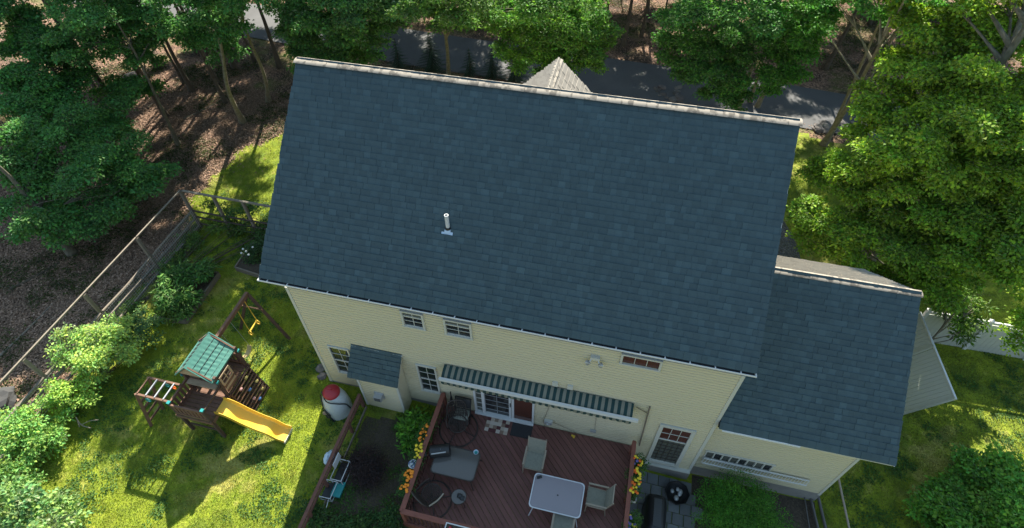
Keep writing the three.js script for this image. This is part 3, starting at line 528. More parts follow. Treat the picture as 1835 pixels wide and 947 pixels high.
{ // tabletop grill under a black cover
  const p = atY(789, 812, 1.16), t = thing('tabletop_grill', 'small black portable grill on the frosted glass table', 'grill', p), b = add('body', new RoundedBoxGeometry(.62, .16, .34, 3, .05), M.black, t, p.clone().add(V(0, .1, 0))); b.rotation.y = .35;
  const lid = add('lid', xf(new THREE.CylinderGeometry(.17, .17, .56, 20, 1, false, 0, Math.PI), 0, 0, 0, 0, 0, Math.PI / 2), M.black, t, p.clone().add(V(0, .18, 0))); lid.rotation.set(0, .35, 0); lid.rotation.x = 0;
  bar('handle', t, M.steel, p.clone().add(V(-.18, .3, .22)), p.clone().add(V(.22, .3, .06)), .03); bar('shelf', t, M.black, p.clone().add(V(-.38, .18, .14)), p.clone().add(V(-.62, .16, .26)), .03, .26); bx('gas_bottle', t, M.steel, p.x + .02, p.y + .32, p.z + .0, .08, .05, .06);
  for (const i of [-1, 1]) for (const j of [-1, 1]) bx('foot', t, M.black, p.x + i * .22, p.y + .01, p.z + j * .1 - i * .08, .04, .03, .04);
  const c = atY(853, 812, 1.16), k = thing('candle_bowl', 'small round pale blue bowl on the frosted table corner', 'bowl', c); add('bowl', new THREE.LatheGeometry([[.0, .0], [.05, .0], [.08, .05], [.07, .05], [.045, .012], [0, .012]].map(([a, b]) => new THREE.Vector2(a, b)), 20), M.paleBlue, k, c.clone()); add('filling', new THREE.CylinderGeometry(.045, .045, .02, 14), M.teal, k, c.clone().add(V(0, .025, 0)));
}
{ const p = onDeck(822, 897), y = DY + .5, t = thing('side_table', 'small round pale side table with a dark item on it', 'table', V(p.x, DY, p.z)); p.copy(atY(822, 891, y));
  add('table_top', new THREE.CylinderGeometry(.21, .21, .02, 32), M.paleTable, t, V(p.x, y, p.z)); add('rim', xf(new THREE.TorusGeometry(.21, .014, 6, 32), 0, 0, 0, Math.PI / 2), M.iron, t, V(p.x, y, p.z));
  for (let k = 0; k < 4; k++) { const a = k * Math.PI / 2 + .5; rod('leg', t, M.iron, [V(p.x + .16 * Math.cos(a), y - .01, p.z + .16 * Math.sin(a)), V(p.x + .21 * Math.cos(a), DY + .005, p.z + .21 * Math.sin(a))], .011); }
  const q = V(p.x + .05, y + .012, p.z - .02), k = thing('work_gloves', 'dark crumpled gloves on the round side table', 'gloves', q); const g = new THREE.IcosahedronGeometry(.075, 2), pa = g.attributes.position; for (let i = 0; i < pa.count; i++) { const s = .75 + .5 * hash(Math.round(pa.getX(i) * 90) & 255, Math.round(pa.getZ(i) * 90) & 255); pa.setXYZ(i, pa.getX(i) * s, Math.max(-.02, pa.getY(i) * .5 * s), pa.getZ(i) * s); } g.computeVertexNormals(); add('glove', g, M.black, k, q.clone().add(V(-.03, .025, 0))); add('glove', g, M.black, k, q.clone().add(V(.05, .022, .04)));
}
function swivelChair(label, c, turn, woodArm) { // wrought iron swivel rocker on a wide ring
  const t = thing('swivel_chair', label, 'chair', V(c.x, DY, c.z)), R = woodArm ? .56 : .60; const ca = Math.cos(turn), sa = Math.sin(turn), L = (x, y, z) => V(c.x + x * ca + z * sa, DY + y, c.z - x * sa + z * ca);
  const ring = (name, r, y, rad, ox = 0, oz = 0) => { const p = []; for (let i = 0; i < 28; i++) { const a = i / 28 * Math.PI * 2; p.push(L(ox + r * Math.cos(a), y, oz + r * Math.sin(a))); } rod(name, t, M.iron, p, rad * 1.3, true, 56, 6); };
  ring('base_ring', R, .02, .018); for (let k = 0; k < 4; k++) { const a = k * Math.PI / 2 + .6; rod('spoke', t, M.iron, [L(R * Math.cos(a), .02, R * Math.sin(a)), L(R * .5 * Math.cos(a), .07, R * .5 * Math.sin(a)), L(0, .2, 0)], .014); }
  rod('pedestal', t, M.iron, [L(0, .02, 0), L(0, .4, 0)], .035);
  const S = .27, sy = .43; ring('seat_ring', S + .02, sy, .016, 0, .03);
  for (let k = -5; k <= 5; k++) { const o = k * .05, h = Math.sqrt(Math.max(.005, S * S - o * o)); rod('seat_wire', t, M.iron, [L(o, sy, .03 - h), L(o, sy - .02, .03), L(o, sy, .03 + h)], .011, false, 4, 4); rod('seat_wire', t, M.iron, [L(-h, sy, .03 + o), L(0, sy - .02, .03 + o), L(h, sy, .03 + o)], .011, false, 4, 4); }
  rod('back_frame', t, M.iron, [L(-.27, sy, -.2), L(-.29, .8, -.34), L(-.2, 1.02, -.42), L(0, 1.08, -.44), L(.2, 1.02, -.42), L(.29, .8, -.34), L(.27, sy, -.2)], .024);
  for (let k = -4; k <= 4; k++) rod('back_wire', t, M.iron, [L(k * .05, sy, -.23), L(k * .055, .8, -.35), L(k * .045, 1.05 - Math.abs(k) * .012, -.43)], .011, false, 5, 4);
  for (let k = 1; k < 6; k++) { const y = sy + k * .1, z = -.22 - k * .035; rod('back_wire', t, M.iron, [L(-.27, y, z), L(0, y, z - .02), L(.27, y, z)], .011, false, 4, 4); }
  for (const s of [-1, 1]) { rod('arm', t, woodArm && s < 0 ? M.chairFrame : M.iron, [L(s * .30, .70, -.28), L(s * .34, .68, 0), L(s * .31, .66, .24)], woodArm && s < 0 ? .024 : .015); rod('arm_support', t, M.iron, [L(s * .31, .66, .24), L(s * .29, .52, .2), L(s * .26, sy, .12)], .012); }
}
swivelChair('dark iron swivel chair on a wide ring base beside the sliding door', onDeck(824, 763).add(V(0, 0, .12)), .35, false);
swivelChair('dark iron swivel chair with one pale arm in the front left deck corner', onDeck(773, 893).add(V(.05, 0, .05)), 2.6, true);
{ // umbrella closed and leaning in the corner, folding chair on the wall
  const b = onDeck(812, 760), t = thing('closed_umbrella', 'closed dark patio umbrella standing in the deck corner by the wall', 'umbrella', b); rod('pole', t, M.iron, [V(4.55, DY, .42), V(4.5, 1.85, .22)], .02); const c = add('canopy', new THREE.ConeGeometry(.07, .62, 12), M.black, t, V(4.51, 1.55, .26)); c.rotation.x = -.12; add('base', new THREE.CylinderGeometry(.16, .2, .06, 20), M.iron, t, V(4.55, DY + .03, .42));
  const p = onDeck(840, 742), f = thing('folding_chair', 'black mesh folding chair set against the yellow wall beside the sliding door', 'chair', V(p.x, DY, .3)); const x = 4.86;
  bx('seat', f, M.sling, x, DY + .42, .42, .46, .02, .4); const bk = bx('backrest', f, mat(.05, .05, .052, { roughness: .7 }), x, DY + .72, .19, .46, .45, .015, 0, -.12);
  for (const s of [-1, 1]) { bar('frame', f, M.black, V(x + s * .25, DY, .5), V(x + s * .25, DY + .98, .14), .03); bar('leg', f, M.black, V(x + s * .24, DY, .16), V(x + s * .24, DY + .44, .6), .03); } bar('frame', f, M.black, V(x - .25, DY + .98, .14), V(x + .25, DY + .98, .14), .035); bar('frame', f, M.black, V(x - .25, DY + .5, .26), V(x + .25, DY + .5, .26), .025);
}
{ // mats
  const a = V(5.98, DY + .008, .36), t = thing('patchwork_mat', 'patchwork doormat of beige and dark red squares before the sliding door', 'mat', a), cols = [[.42, .34, .27], [.09, .03, .03], [.22, .15, .11], [.50, .42, .35]], W2 = .74, D2 = .48;
  const mt = tex(128, (u, v) => { const i = Math.floor(u * 6), j = Math.floor(v * 4); return cols[Math.floor(hash(i * 7 + 3, j * 13 + 5) * 3.99)].map(x => x * (.85 + .3 * rnd())); }, 1); mt.repeat.set(1 / W2, 1 / D2); add('mat', boxGeo(W2, .014, D2), mat(1, 1, 1, { map: mt, roughness: 1 }), t, V(a.x, a.y, a.z));
  const b = V(6.77, DY + .008, .34), t2 = thing('dark_doormat', 'plain dark grey doormat before the sliding door', 'mat', b); add('mat', boxGeo(.62, .014, .42), mat(.035, .034, .036, { map: T.fine, roughness: 1 }), t2, V(b.x, b.y, b.z)); add('border', boxGeo(.66, .008, .46), M.black, t2, V(b.x, b.y - .003, b.z));
  const c = onDeck(1027, 783), k = thing('toy_block', 'small yellow toy lying on the deck near the wall', 'toy', c); bx('body', k, M.yellow, c.x, c.y + .03, c.z, .12, .05, .05, -.3); bx('wing', k, M.yellow, c.x + .03, c.y + .03, c.z + .02, .05, .03, .09, -.3);
}
{ // planter tray hooked on the front railing at the lower edge
  const p = atY(822, 942, 1.43), t = thing('railing_planter', 'white-rimmed planter tray with dark soil and a red bloom on the front railing', 'planter', p), x = p.x + .05, z = p.z + .17; bx('soil', t, M.soil, x, 1.36, z, .72, .14, .28); for (const s of [-1, 1]) { bx('rim', t, M.white, x, 1.42, z + s * .155, .8, .04, .03); bx('rim', t, M.white, x + s * .385, 1.42, z, .03, .04, .28); } add('bloom', new THREE.IcosahedronGeometry(.05, 1), M.red, t, V(x - .25, 1.46, z - .04)); add('bloom', new THREE.IcosahedronGeometry(.035, 1), M.red, t, V(x - .17, 1.45, z + .02));
}

// ---------------------------------------------------------------- foliage
function leafGeo(pos, idx, o, n, s, L, Wd, fold = .25) { // one folded leaf at o, lying along s with normal n
  const t = s.clone().cross(n).normalize(), b = pos.length / 3, P = (a, c, h) => { const v = o.clone().addScaledVector(s, a * L).addScaledVector(t, c * Wd).addScaledVector(n, h * Wd); pos.push(v.x, v.y, v.z); };
  P(0, 0, 0); P(.45, .5, fold); P(1, 0, -.1); P(.45, -.5, fold); idx.push(b, b + 1, b + 2, b, b + 2, b + 3);
}
function sprayGeo(n, R, L, Wd, thick = .6, tilt = .62) {
  const pos = [], idx = [];
  for (let i = 0; i < n; i++) {
    const a = i * 2.4 + rnd(), r = R * Math.sqrt((i + .3) / n), o = V(Math.cos(a) * r, (rnd() - .5) * R * thick, Math.sin(a) * r);
    const nn = V(rr(-tilt, tilt), rr(.45, 1), rr(-tilt, tilt)).normalize(), a2 = a + rr(-1, 1), s = V(Math.cos(a2), -.25, Math.sin(a2)); s.addScaledVector(nn, -s.dot(nn)).normalize();
    leafGeo(pos, idx, o, nn, s, L * rr(.75, 1.25), Wd * rr(.75, 1.25));
  }
  const g = rawGeo(pos, idx), c = []; for (let i = 0; i < n; i++) { const w = rr(.62, 1.38), y = rr(.9, 1.1); for (let k = 0; k < 4; k++) c.push(Math.min(1, w * .72 * y), Math.min(1, w * .72), Math.min(1, w * .72 / y)); }
  g.setAttribute('color', new THREE.Float32BufferAttribute(c, 3)); return g;
}
const SP = {
  maple: [0, 1].map(() => sprayGeo(16, .27, .115, .088)),
  small: [0, 1].map(() => sprayGeo(14, .22, .09, .06)),
  fine: [0, 1].map(() => sprayGeo(16, .15, .05, .035, .6)),
  long: [0, 1].map(() => sprayGeo(10, .24, .17, .06, .5, .7)),
};
const _m = new THREE.Matrix4(), _q = new THREE.Quaternion(), _c = new THREE.Color();
function crownMesh(name, parent, clumps, o) { // clumps: [Vector3, radius]
  const sets = [[], []];
  if (!o.solid) clumps = clumps.flatMap(([c, r, sq]) => { // each clump breaks up into leafy boughs
    const out = [], n = r > .5 ? 10 : 4; for (let i = 0; i < n; i++) { const d = V(rr(-1, 1), rr(-1, 1), rr(-1, 1)).normalize(), k = rr(.45, 1.2) * r; out.push([c.clone().add(V(d.x * k, d.y * k * .75, d.z * k)), r * rr(.22, .44), rr(.22, .42)]); } return out; });
  for (const [c, r, sq = .68] of clumps) {
    const n = Math.round((o.density || 150) * 1.0 * r * r) + 3, bright = rr(.82, 1.18);
    for (let i = 0; i < n; i++) {
      const d = V(rr(-1, 1), rr(-1, 1), rr(-1, 1)); if (d.length() > 1 || d.length() < .1) { i--; continue; } d.normalize();
      const k = Math.pow(rnd(), .45), lump = .78 + .5 * vn(d.x * 3 + c.x * 5 + 50, d.z * 3 + d.y * 3 + c.z * 5 + 50, 97), p = c.clone().add(V(d.x * r * k * lump, d.y * r * sq * k * lump, d.z * r * k * lump));
      const nn = V(d.x * .28 + rr(-.38, .38), 1, d.z * .28 + rr(-.38, .38)).normalize();
      _q.setFromUnitVectors(V(0, 1, 0), nn).multiply(new THREE.Quaternion().setFromAxisAngle(V(0, 1, 0), rnd() * 6.28));
      const s = rr(.75, 1.2); sets[i & 1].push([_m.clone().compose(p.sub(wp(parent)), _q.clone(), V(s, s, s)), bright]);
    }
  }
  const col = o.col || [.060, .125, .022], geos = o.spray || SP.maple;
  sets.forEach((st, gi) => {
    if (!st.length) return; const im = new THREE.InstancedMesh(geos[gi], M.leaf, st.length); im.name = name; im.castShadow = im.receiveShadow = true;
    st.forEach(([m, b], i) => { im.setMatrixAt(i, m); const h = rnd(), w = rr(.75, 1.25) * b; _c.setRGB(Math.min(1, 1.85 * col[0] * w * (.8 + .55 * h)), Math.min(1, 1.85 * col[1] * w), Math.min(1, 1.85 * col[2] * w * (1.25 - .5 * h))); if (o.pale && rnd() < o.pale) _c.setRGB(.42, .52, .26); if (rnd() < (o.lime || .05)) _c.setRGB(Math.min(1, col[0] * 3.0), Math.min(1, col[1] * 2.6), col[2] * 1.8); im.setColorAt(i, _c); });
    im.userData.kind = 'stuff'; parent.add(im);
  });
}
function taper(pts, r0, r1, rad = 8, seg = 14) {
  const c = new THREE.CatmullRomCurve3(pts), fr = c.computeFrenetFrames(seg, false), pos = [], uv = [], idx = []; let len = c.getLength();
  for (let i = 0; i <= seg; i++) { const p = c.getPointAt(i / seg), r = (r0 + (r1 - r0) * i / seg) * (1 + .9 * Math.pow(1 - i / seg, 12)) * (1 + .08 * Math.sin(i * 2.3)); for (let k = 0; k <= rad; k++) { const a = k / rad * Math.PI * 2, v = p.clone().addScaledVector(fr.normals[i], Math.cos(a) * r).addScaledVector(fr.binormals[i], Math.sin(a) * r); pos.push(v.x, v.y, v.z); uv.push(k / rad * Math.max(.3, 6.28 * r), i / seg * len); } }
  for (let i = 0; i < seg; i++) for (let k = 0; k < rad; k++) { const a = i * (rad + 1) + k; idx.push(a, a + 1, a + rad + 1, a + 1, a + rad + 2, a + rad + 1); }
  return rawGeo(pos, idx, uv);
}
// a tree: base given as a photo pixel on the ground or [x, z]; trunk top; crown clumps [u, v, height, radius]
function tree(label, base, o) {
  const b = base.length === 3 ? V(base[0], 0, base[2]) : atY(base[0], base[1], .2); b.y = gnd(b.x, b.z);
  const cl = (o.clumps || []).map(([u, v, y, r]) => [atY(u, v, y + b.y), r]).concat(((o.world || []).concat(CAN.filter(([h]) => Math.hypot(HOSTS[h][0] - b.x, HOSTS[h][1] - b.z) < .8).map(k => k.slice(1)))).map(([x, y, z, r]) => [V(x, y + b.y, z), r]));
  const top = o.top ? atY(...o.top) : V(b.x + rr(-.4, .4), b.y + (o.h || 9), b.z + rr(-.4, .4));
  const t = thing(o.name || 'deciduous_tree', label, o.cat || 'tree', b, o.group), r0 = (o.r || .15) * .8, mt = o.bark || M.bark;
  const tp = [b.clone().add(V(0, -.15, 0)), b.clone().lerp(top, .3).add(V(rr(-.22, .22), 0, rr(-.22, .22))), b.clone().lerp(top, .65).add(V(rr(-.22, .22), 0, rr(-.22, .22))), top];
  add('trunk', taper(tp.map(p => p.clone().sub(b)), r0, r0 * .32), mt, t, b.clone());
  const curve = new THREE.CatmullRomCurve3(tp);
  for (const s of o.stems || []) { const e = atY(...s.top), bb = atY(s.base[0], s.base[1], .2); bb.y = gnd(bb.x, bb.z) - .1; add('trunk', taper([V(0, 0, 0), e.clone().sub(bb).multiplyScalar(.5).add(V(rr(-.15, .15), 0, rr(-.1, .1))), e.clone().sub(bb)], s.r, s.r * .4), mt, t, bb); }
  for (const [c, r] of cl) {
    const f = Math.min(.97, Math.max(.22, (c.y - b.y - .35 * Math.hypot(c.x - b.x, c.z - b.z)) / (top.y - b.y))), p = curve.getPoint(f), mid = p.clone().lerp(c, .55).add(V(rr(-.15, .15), rr(0, .25), rr(-.15, .15)));
    add('limb', taper([V(0, 0, 0), mid.clone().sub(p), c.clone().sub(p)], Math.min(r0 * .45, .03 + r * .02), .012, 5, 6), mt, t, p);
    for (let k = 0; k < 3; k++) { const e = c.clone().add(V(rr(-1, 1) * r * .8, rr(-.3, .5) * r, rr(-1, 1) * r * .8)); add('twig', taper([V(0, 0, 0), e.clone().sub(mid).multiplyScalar(.5).add(V(0, .06, 0)), e.clone().sub(mid)], .018, .005, 4, 4), mt, t, mid); }
  }
  if (cl.length) crownMesh('crown', t, cl, o);
  return t;
}
// high boughs of the roadside trees, above the frame: they shade the upper lawn, the litter and the road
const HOSTS = [[-4.9, -14.7], [-11, -12.9], [-10.8, -15], [-13, -10.4], [-15.5, -10.3], [-2, -19.6], [4.6, -16.6], [18.9, -10.6]], CAN = [];
{ const sx = -sunDir.x / sunDir.y, sz = -sunDir.z / sunDir.y, spots = []; for (let i = 0; i < 90; i++) { const x = i < 65 ? rr(-5.6, -.2) : rr(-8.6, -.4), z = rr(-9.5, 2.2); if (x < -4.6 && z > -2.6) continue; if (z > (x < -2.2 ? -1.6 : .2)) continue; if (x > -9.5 && x < -4 && z < -6.5 && z > -12 && rnd() < .55) continue; spots.push([x, z]); } for (let i = 0; i < 20; i++) spots.push([rr(-17, -8), rr(-14, -6)]); for (let i = 0; i < 9; i++) spots.push([rr(17.5, 24), rr(-3, 4)]);
  for (const [x, z] of spots) { const y = rr(8.5, 13.5), p = V(x - sx * y, y, z - sz * y), r = rr(.9, 1.35), q = toPx(p), R = 1025 * r * 1.5 / q[2]; if (q[1] > -R && q[0] > -R) continue; let best = 8, h = -1; HOSTS.forEach(([a, b], i) => { const d = Math.hypot(a - p.x, b - p.z); if (d < best) { best = d; h = i; } }); if (h >= 0) CAN.push([h, p.x, y, p.z, r]); } }
// ---- the left wood
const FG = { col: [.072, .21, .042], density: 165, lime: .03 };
tree('broad green tree at the far left, its trunk foot bare near the wooden fence', [133, 458], { ...FG, h: 5.6, r: .17, clumps: [[60, 180, 3.84, 1.46], [150, 205, 3.47, 1.46], [228, 160, 3.10, 1.23], [110, 290, 3.10, 1.57], [205, 275, 2.85, 1.40], [252, 312, 2.48, 1.01], [60, 372, 2.85, 1.34], [150, 352, 2.54, 1.46], [228, 340, 2.23, 0.95], [88, 245, 4.03, 1.46], [28, 285, 3.72, 1.46], [100, 405, 1.98, 0.78], [20, 200, 4.03, 1.34]] });
tree('bright green tree in the upper left wood, its dark trunk behind the broad crown', [240, 253], { ...FG, h: 10, r: .15, bark: M.barkDark, clumps: [[40, 95, 5.60, 1.54], [20, 45, 6.40, 1.54], [95, 60, 5.60, 1.32], [70, 130, 5.12, 1.21], [120, 125, 4.16, 0.88]], col: [.055, .185, .03] });
tree('slender grey tree in the left wood with a long bare leaning trunk', [321, 263], { ...FG, top: [165, -30, 8.5], r: .1, clumps: [[180, 22, 7, 1.3], [240, 35, 6, 1.2], [150, 78, 6, 1.], [285, 50, 5.5, 1], [255, 95, 4.6, .7], [215, 75, 5.6, .9], [180, -20, 8, 1.4]] });
tree('mottled grey tree at the lawn edge left of the roof with leafy side tufts', [436, 221], { ...FG, top: [355, -40, 9], r: .15, bark: M.barkPale, clumps: [[325, 12, 7, 1.1], [385, 18, 7, 1.2], [395, 82, 5, .75], [365, 70, 5.4, .7], [330, -25, 8.5, 1.4], [345, 55, 5.5, .6]] });
tree('bare pale curving trunk just left of the roof corner, its crown above the frame', [480, 182], { ...FG, top: [420, -10, 7.5], r: .13, bark: M.barkPale, clumps: [[440, -15, 8, 1.2], [395, -30, 9, 1.5], [470, -40, 9, 1.3]] });
tree('full green tree behind the left end of the roof ridge', [-4.9, 0, -14.7], { ...FG, h: 8.5, r: .16, clumps: [[555, 40, 6.5, 1.2], [615, 25, 7, 1.4], [582, 82, 5.6, 1.1], [652, 52, 6, 1.0], [555, 108, 4.2, .8], [606, 102, 4.8, .9], [655, 98, 4.0, .45], [590, -20, 8, 1.5], [535, 75, 5, .7], [668, 15, 7, .9], [625, 70, 5.5, 1], [690, 40, 6, .6], [640, 85, 4.6, .8], [535, 30, 6.5, .9], [700, -5, 7.5, 1]], col: [.065, .18, .032], pale: .012 });
tree('tall tree with a pale straight trunk standing before the road behind the roof', [803, 137], { ...FG, top: [797, -40, 8.5], r: .15, bark: M.barkPale, clumps: [[800, 5, 7, 1.1], [760, 12, 7, .8], [840, 14, 6.6, .8], [785, -35, 9, 1.6], [840, -35, 8.5, 1.3]], col: [.075, .175, .02] });
tree('leafy green tree overhanging the road behind the small front gable', [4.6, 0, -16.6], { ...FG, h: 8, r: .16, clumps: [[930, 28, 6, 1.15], [988, 18, 7, 1.3], [1045, 38, 6, 1.15], [1078, 68, 5, .8], [960, 80, 4.6, 1.], [1018, 90, 4.6, 1.0], [1058, 100, 4.0, .65], [980, 122, 3.6, .65], [1000, -20, 8, 1.5], [1100, 65, 5, .4], [905, 60, 5, .8], [925, 100, 4, .7], [1000, 60, 5.4, 1.1], [1045, 75, 4.8, .9], [950, 50, 5.6, 1], [990, 105, 4.2, .8], [890, 15, 6.5, .9]], col: [.08, .205, .02] });
tree('dark leafy tree at the road edge behind the right half of the ridge', [1320, 205], { ...FG, h: 9, r: .15, bark: M.barkPale, clumps: [[1225, 25, 6.5, 1.2], [1290, 38, 6, 1.2], [1248, 92, 4.8, 1.], [1320, 100, 4.8, 1.], [1290, 155, 3.5, .95], [1235, 128, 4.0, .7], [1350, 15, 7.5, 1.3], [1260, -20, 8, 1.4], [1330, 180, 2.6, .6], [1215, 70, 5, .9], [1270, 70, 5.4, 1.], [1350, 70, 5.5, .9], [1260, 120, 4.4, .9], [1300, 130, 4, .8], [1200, 105, 4.4, .5]], col: [.05, .165, .022] });
tree('green roadside tree right of the dark leafy one, with twin pale stems', [1358, 188], { ...FG, h: 9, r: .12, bark: M.barkPale, clumps: [[1398, 62, 5.5, 1.], [1400, 118, 4.6, .85], [1440, 30, 6.6, 1.1], [1430, 88, 5, .8], [1385, 150, 3.6, .6], [1400, -10, 8, 1.3], [1435, 60, 6, .8], [1410, 90, 5, .8], [1465, 5, 7.4, .9]], stems: [{ base: [1345, 178], top: [1395, 20, 6], r: .09 }], col: [.06, .20, .02] });
tree('tall tree of three long bare leaning trunks crossing the road at the upper right', [1478, 255], { ...FG, top: [1628, -10, 9.5], r: .15, bark: M.barkPale, stems: [{ base: [1489, 240], top: [1590, 10, 8], r: .09 }, { base: [1545, 165], top: [1650, -15, 7.5], r: .09 }], clumps: [[1500, 2, 7.5, .9], [1560, -18, 8.5, 1.1], [1608, -32, 9.5, 1.3], [1645, 25, 7.6, .8], [1470, 40, 6, .6]], col: [.07, .21, .02] });
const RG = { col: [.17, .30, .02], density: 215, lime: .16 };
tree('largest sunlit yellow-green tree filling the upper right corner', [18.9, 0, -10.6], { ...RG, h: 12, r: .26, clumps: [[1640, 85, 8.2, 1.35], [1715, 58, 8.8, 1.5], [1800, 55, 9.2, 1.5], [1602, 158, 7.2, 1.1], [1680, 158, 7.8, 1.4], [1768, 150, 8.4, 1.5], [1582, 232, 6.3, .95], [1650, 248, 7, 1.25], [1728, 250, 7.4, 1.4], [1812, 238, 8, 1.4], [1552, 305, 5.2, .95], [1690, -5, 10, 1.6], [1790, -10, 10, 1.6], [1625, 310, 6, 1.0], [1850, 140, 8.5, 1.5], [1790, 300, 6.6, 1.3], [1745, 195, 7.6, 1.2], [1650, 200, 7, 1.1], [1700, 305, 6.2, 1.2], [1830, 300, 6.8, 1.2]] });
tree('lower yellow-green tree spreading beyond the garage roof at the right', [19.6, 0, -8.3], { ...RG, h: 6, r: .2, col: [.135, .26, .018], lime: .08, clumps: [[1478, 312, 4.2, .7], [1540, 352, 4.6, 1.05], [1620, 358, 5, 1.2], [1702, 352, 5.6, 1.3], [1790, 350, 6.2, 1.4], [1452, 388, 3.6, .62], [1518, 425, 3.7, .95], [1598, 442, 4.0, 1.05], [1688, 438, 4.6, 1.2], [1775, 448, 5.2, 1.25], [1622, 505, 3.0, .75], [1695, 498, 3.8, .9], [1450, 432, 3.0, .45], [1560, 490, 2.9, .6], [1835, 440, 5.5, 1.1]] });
tree('small leaning tree at the corner of the white vinyl fence', [1672, 608], { ...RG, h: 3, r: .05, top: [1735, 530, 3.2], spray: SP.long, density: 120, col: [.08, .17, .018], clumps: [[1722, 556, 2.4, .55], [1690, 560, 2.1, .4], [1742, 585, 2, .42], [1705, 522, 2.9, .6], [1752, 548, 2.5, .4], [1720, 600, 1.6, .3]] });
tree('leafy branch tips of a tree entering at the right edge above the vinyl fence', [25.2, 0, -4.6], { ...RG, h: 4.5, r: .1, density: 120, clumps: [[1815, 604, 3.2, .36], [1845, 600, 3.4, .5], [1870, 560, 4, .9]] });
// ---- woods beyond the road: single trunks with high crowns
{ let k = 0;
  const far = [[1118, 78], [1150, 62], [1182, 96], [1215, 90], [1090, 40], [870, 30], [905, 18], [735, 18], [700, 8], [1480, 120], [1535, 140], [1440, 80], [640, -10], [560, -30], [480, -40], [330, 150], [280, 120], [390, 150], [170, 160], [300, 60], [230, 40], [120, 110], [1260, 110], [1160, 20], [1040, 5], [1600, 100], [1700, 80], [210, 190], [375, 105], [1230, -20], [820, -40], [980, -60], [1480, 30], [1560, 40], [1640, 20], [1400, -30], [1320, -50], [1520, -40], [1100, -70], [700, -60], [1600, -60], [900, -90], [1720, -20], [405, 186], [345, 165], [300, 212], [262, 150], [420, 120], [455, 108], [350, 92], [190, 172], [500, 118], [140, 200], [95, 150]];
  for (const [u, v] of far) {
    const p = atY(u, v, .1), h = rr(7.5, 11); k++;
    const w = []; for (let i = 0; i < (u < 530 && v > 80 ? 4 : 11); i++) w.push([p.x + rr(-2.6, 2.6), h - rr(-2.2, 3.0), p.z + rr(-2.6, 2.6), rr(1.1, 1.7)]);
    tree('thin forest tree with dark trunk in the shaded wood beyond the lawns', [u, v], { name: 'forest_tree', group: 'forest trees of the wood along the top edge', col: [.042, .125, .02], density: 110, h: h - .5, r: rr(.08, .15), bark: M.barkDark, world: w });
  }
}
{ // young spruces by the road
  const needle = (() => { const pos = [], idx = []; for (let i = 0; i < 34; i++) { const t = i / 34, s = i & 1 ? 1 : -1; leafGeo(pos, idx, V(t * .62, 0, 0), V(0, 1, 0), V(.6, -.12, s * .8).normalize(), .16 * (1 - t * .65), .035, .1); } const g = rawGeo(pos, idx); g.setAttribute('color', new THREE.Float32BufferAttribute(new Array(pos.length).fill(.8), 3)); return g; })();
  const where = [[716, 128, 2.0, 'small dark spruce nearest the left tree, behind the ridge'], [776, 130, 2.6, 'tall narrow spruce left of the pale straight trunk'], [843, 138, 1.8, 'short spruce just right of the pale straight trunk'], [882, 142, 2.0, 'middle-sized spruce between the short spruce and the front gable'], [922, 148, 2.3, 'dark spruce beside the small front gable']];
  for (const [u, v, h, label] of where) {
    const b = atY(u, v, .05); b.y = gnd(b.x, b.z); const t = thing('spruce', label, 'spruce', b, 'young spruces along the road'); add('trunk', taper([V(0, -.1, 0), V(.02, h * .5, 0), V(0, h, 0)], .05, .008, 6, 6), M.barkDark, t, b.clone());
    const list = []; for (let y = .3; y < h; y += .17) { const R = (h - y) / h * h * .44 + .08, n = 6; for (let i = 0; i < n; i++) { const a = i / n * 6.28 + y * 7; const s = R / .62; list.push(_m.clone().compose(V(0, y, 0), _q.clone().setFromEuler(new THREE.Euler(0, a, -.18 + rr(-.12, .12), 'YXZ')), V(s, s * .9 + .2, s * .75 + .25))); } }
    const im = new THREE.InstancedMesh(needle, M.leaf, list.length); im.name = 'crown'; im.userData.kind = 'stuff'; im.castShadow = im.receiveShadow = true; list.forEach((m, i) => { im.setMatrixAt(i, m); const w = rr(.7, 1.3); _c.setRGB(.04 * w, .085 * w, .045 * w); im.setColorAt(i, _c); }); t.add(im);
  }
}
// ---- shrubs
function shrub(label, base, clumps, o = {}) {
  const b = V(base.x, gnd(base.x, base.z), base.z), t = thing(o.name || 'shrub', label, o.cat || 'shrub', b, o.group);
  const cl = clumps.map(([p, r, s]) => [p, r, s]);
  for (const [c, r] of cl) for (let k = 0; k < 2; k++) { const e = c.clone().add(V(rr(-.5, .5) * r, rr(0, .3) * r, rr(-.5, .5) * r)); add('stem', taper([V(rr(-.08, .08), -.05, rr(-.08, .08)), e.clone().sub(b).multiplyScalar(.5), e.clone().sub(b)], .022, .006, 5, 5), o.bark || M.barkDark, t, b.clone()); }
  crownMesh('foliage', t, cl, { density: 260, spray: SP.small, ...o }); return t;
}
const px = (list) => list.map(([u, v, y, r, s]) => [atY(u, v, y + .3), r, s]);
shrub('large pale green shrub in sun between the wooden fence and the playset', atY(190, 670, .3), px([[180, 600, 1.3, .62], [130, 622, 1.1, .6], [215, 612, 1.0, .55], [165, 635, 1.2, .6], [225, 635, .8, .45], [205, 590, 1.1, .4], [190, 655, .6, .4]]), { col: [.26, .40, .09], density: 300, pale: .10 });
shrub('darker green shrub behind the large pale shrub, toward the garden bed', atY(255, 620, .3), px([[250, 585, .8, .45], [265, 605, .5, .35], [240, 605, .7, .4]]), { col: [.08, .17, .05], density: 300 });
shrub('loose light green shrub at the fence post in the lower left', atY(125, 740, .3), px([[130, 700, 1.0, .42], [105, 708, 1.1, .4], [145, 718, .7, .3], [90, 722, .8, .28], [120, 730, .5, .3]]), { col: [.20, .36, .06], density: 260 });
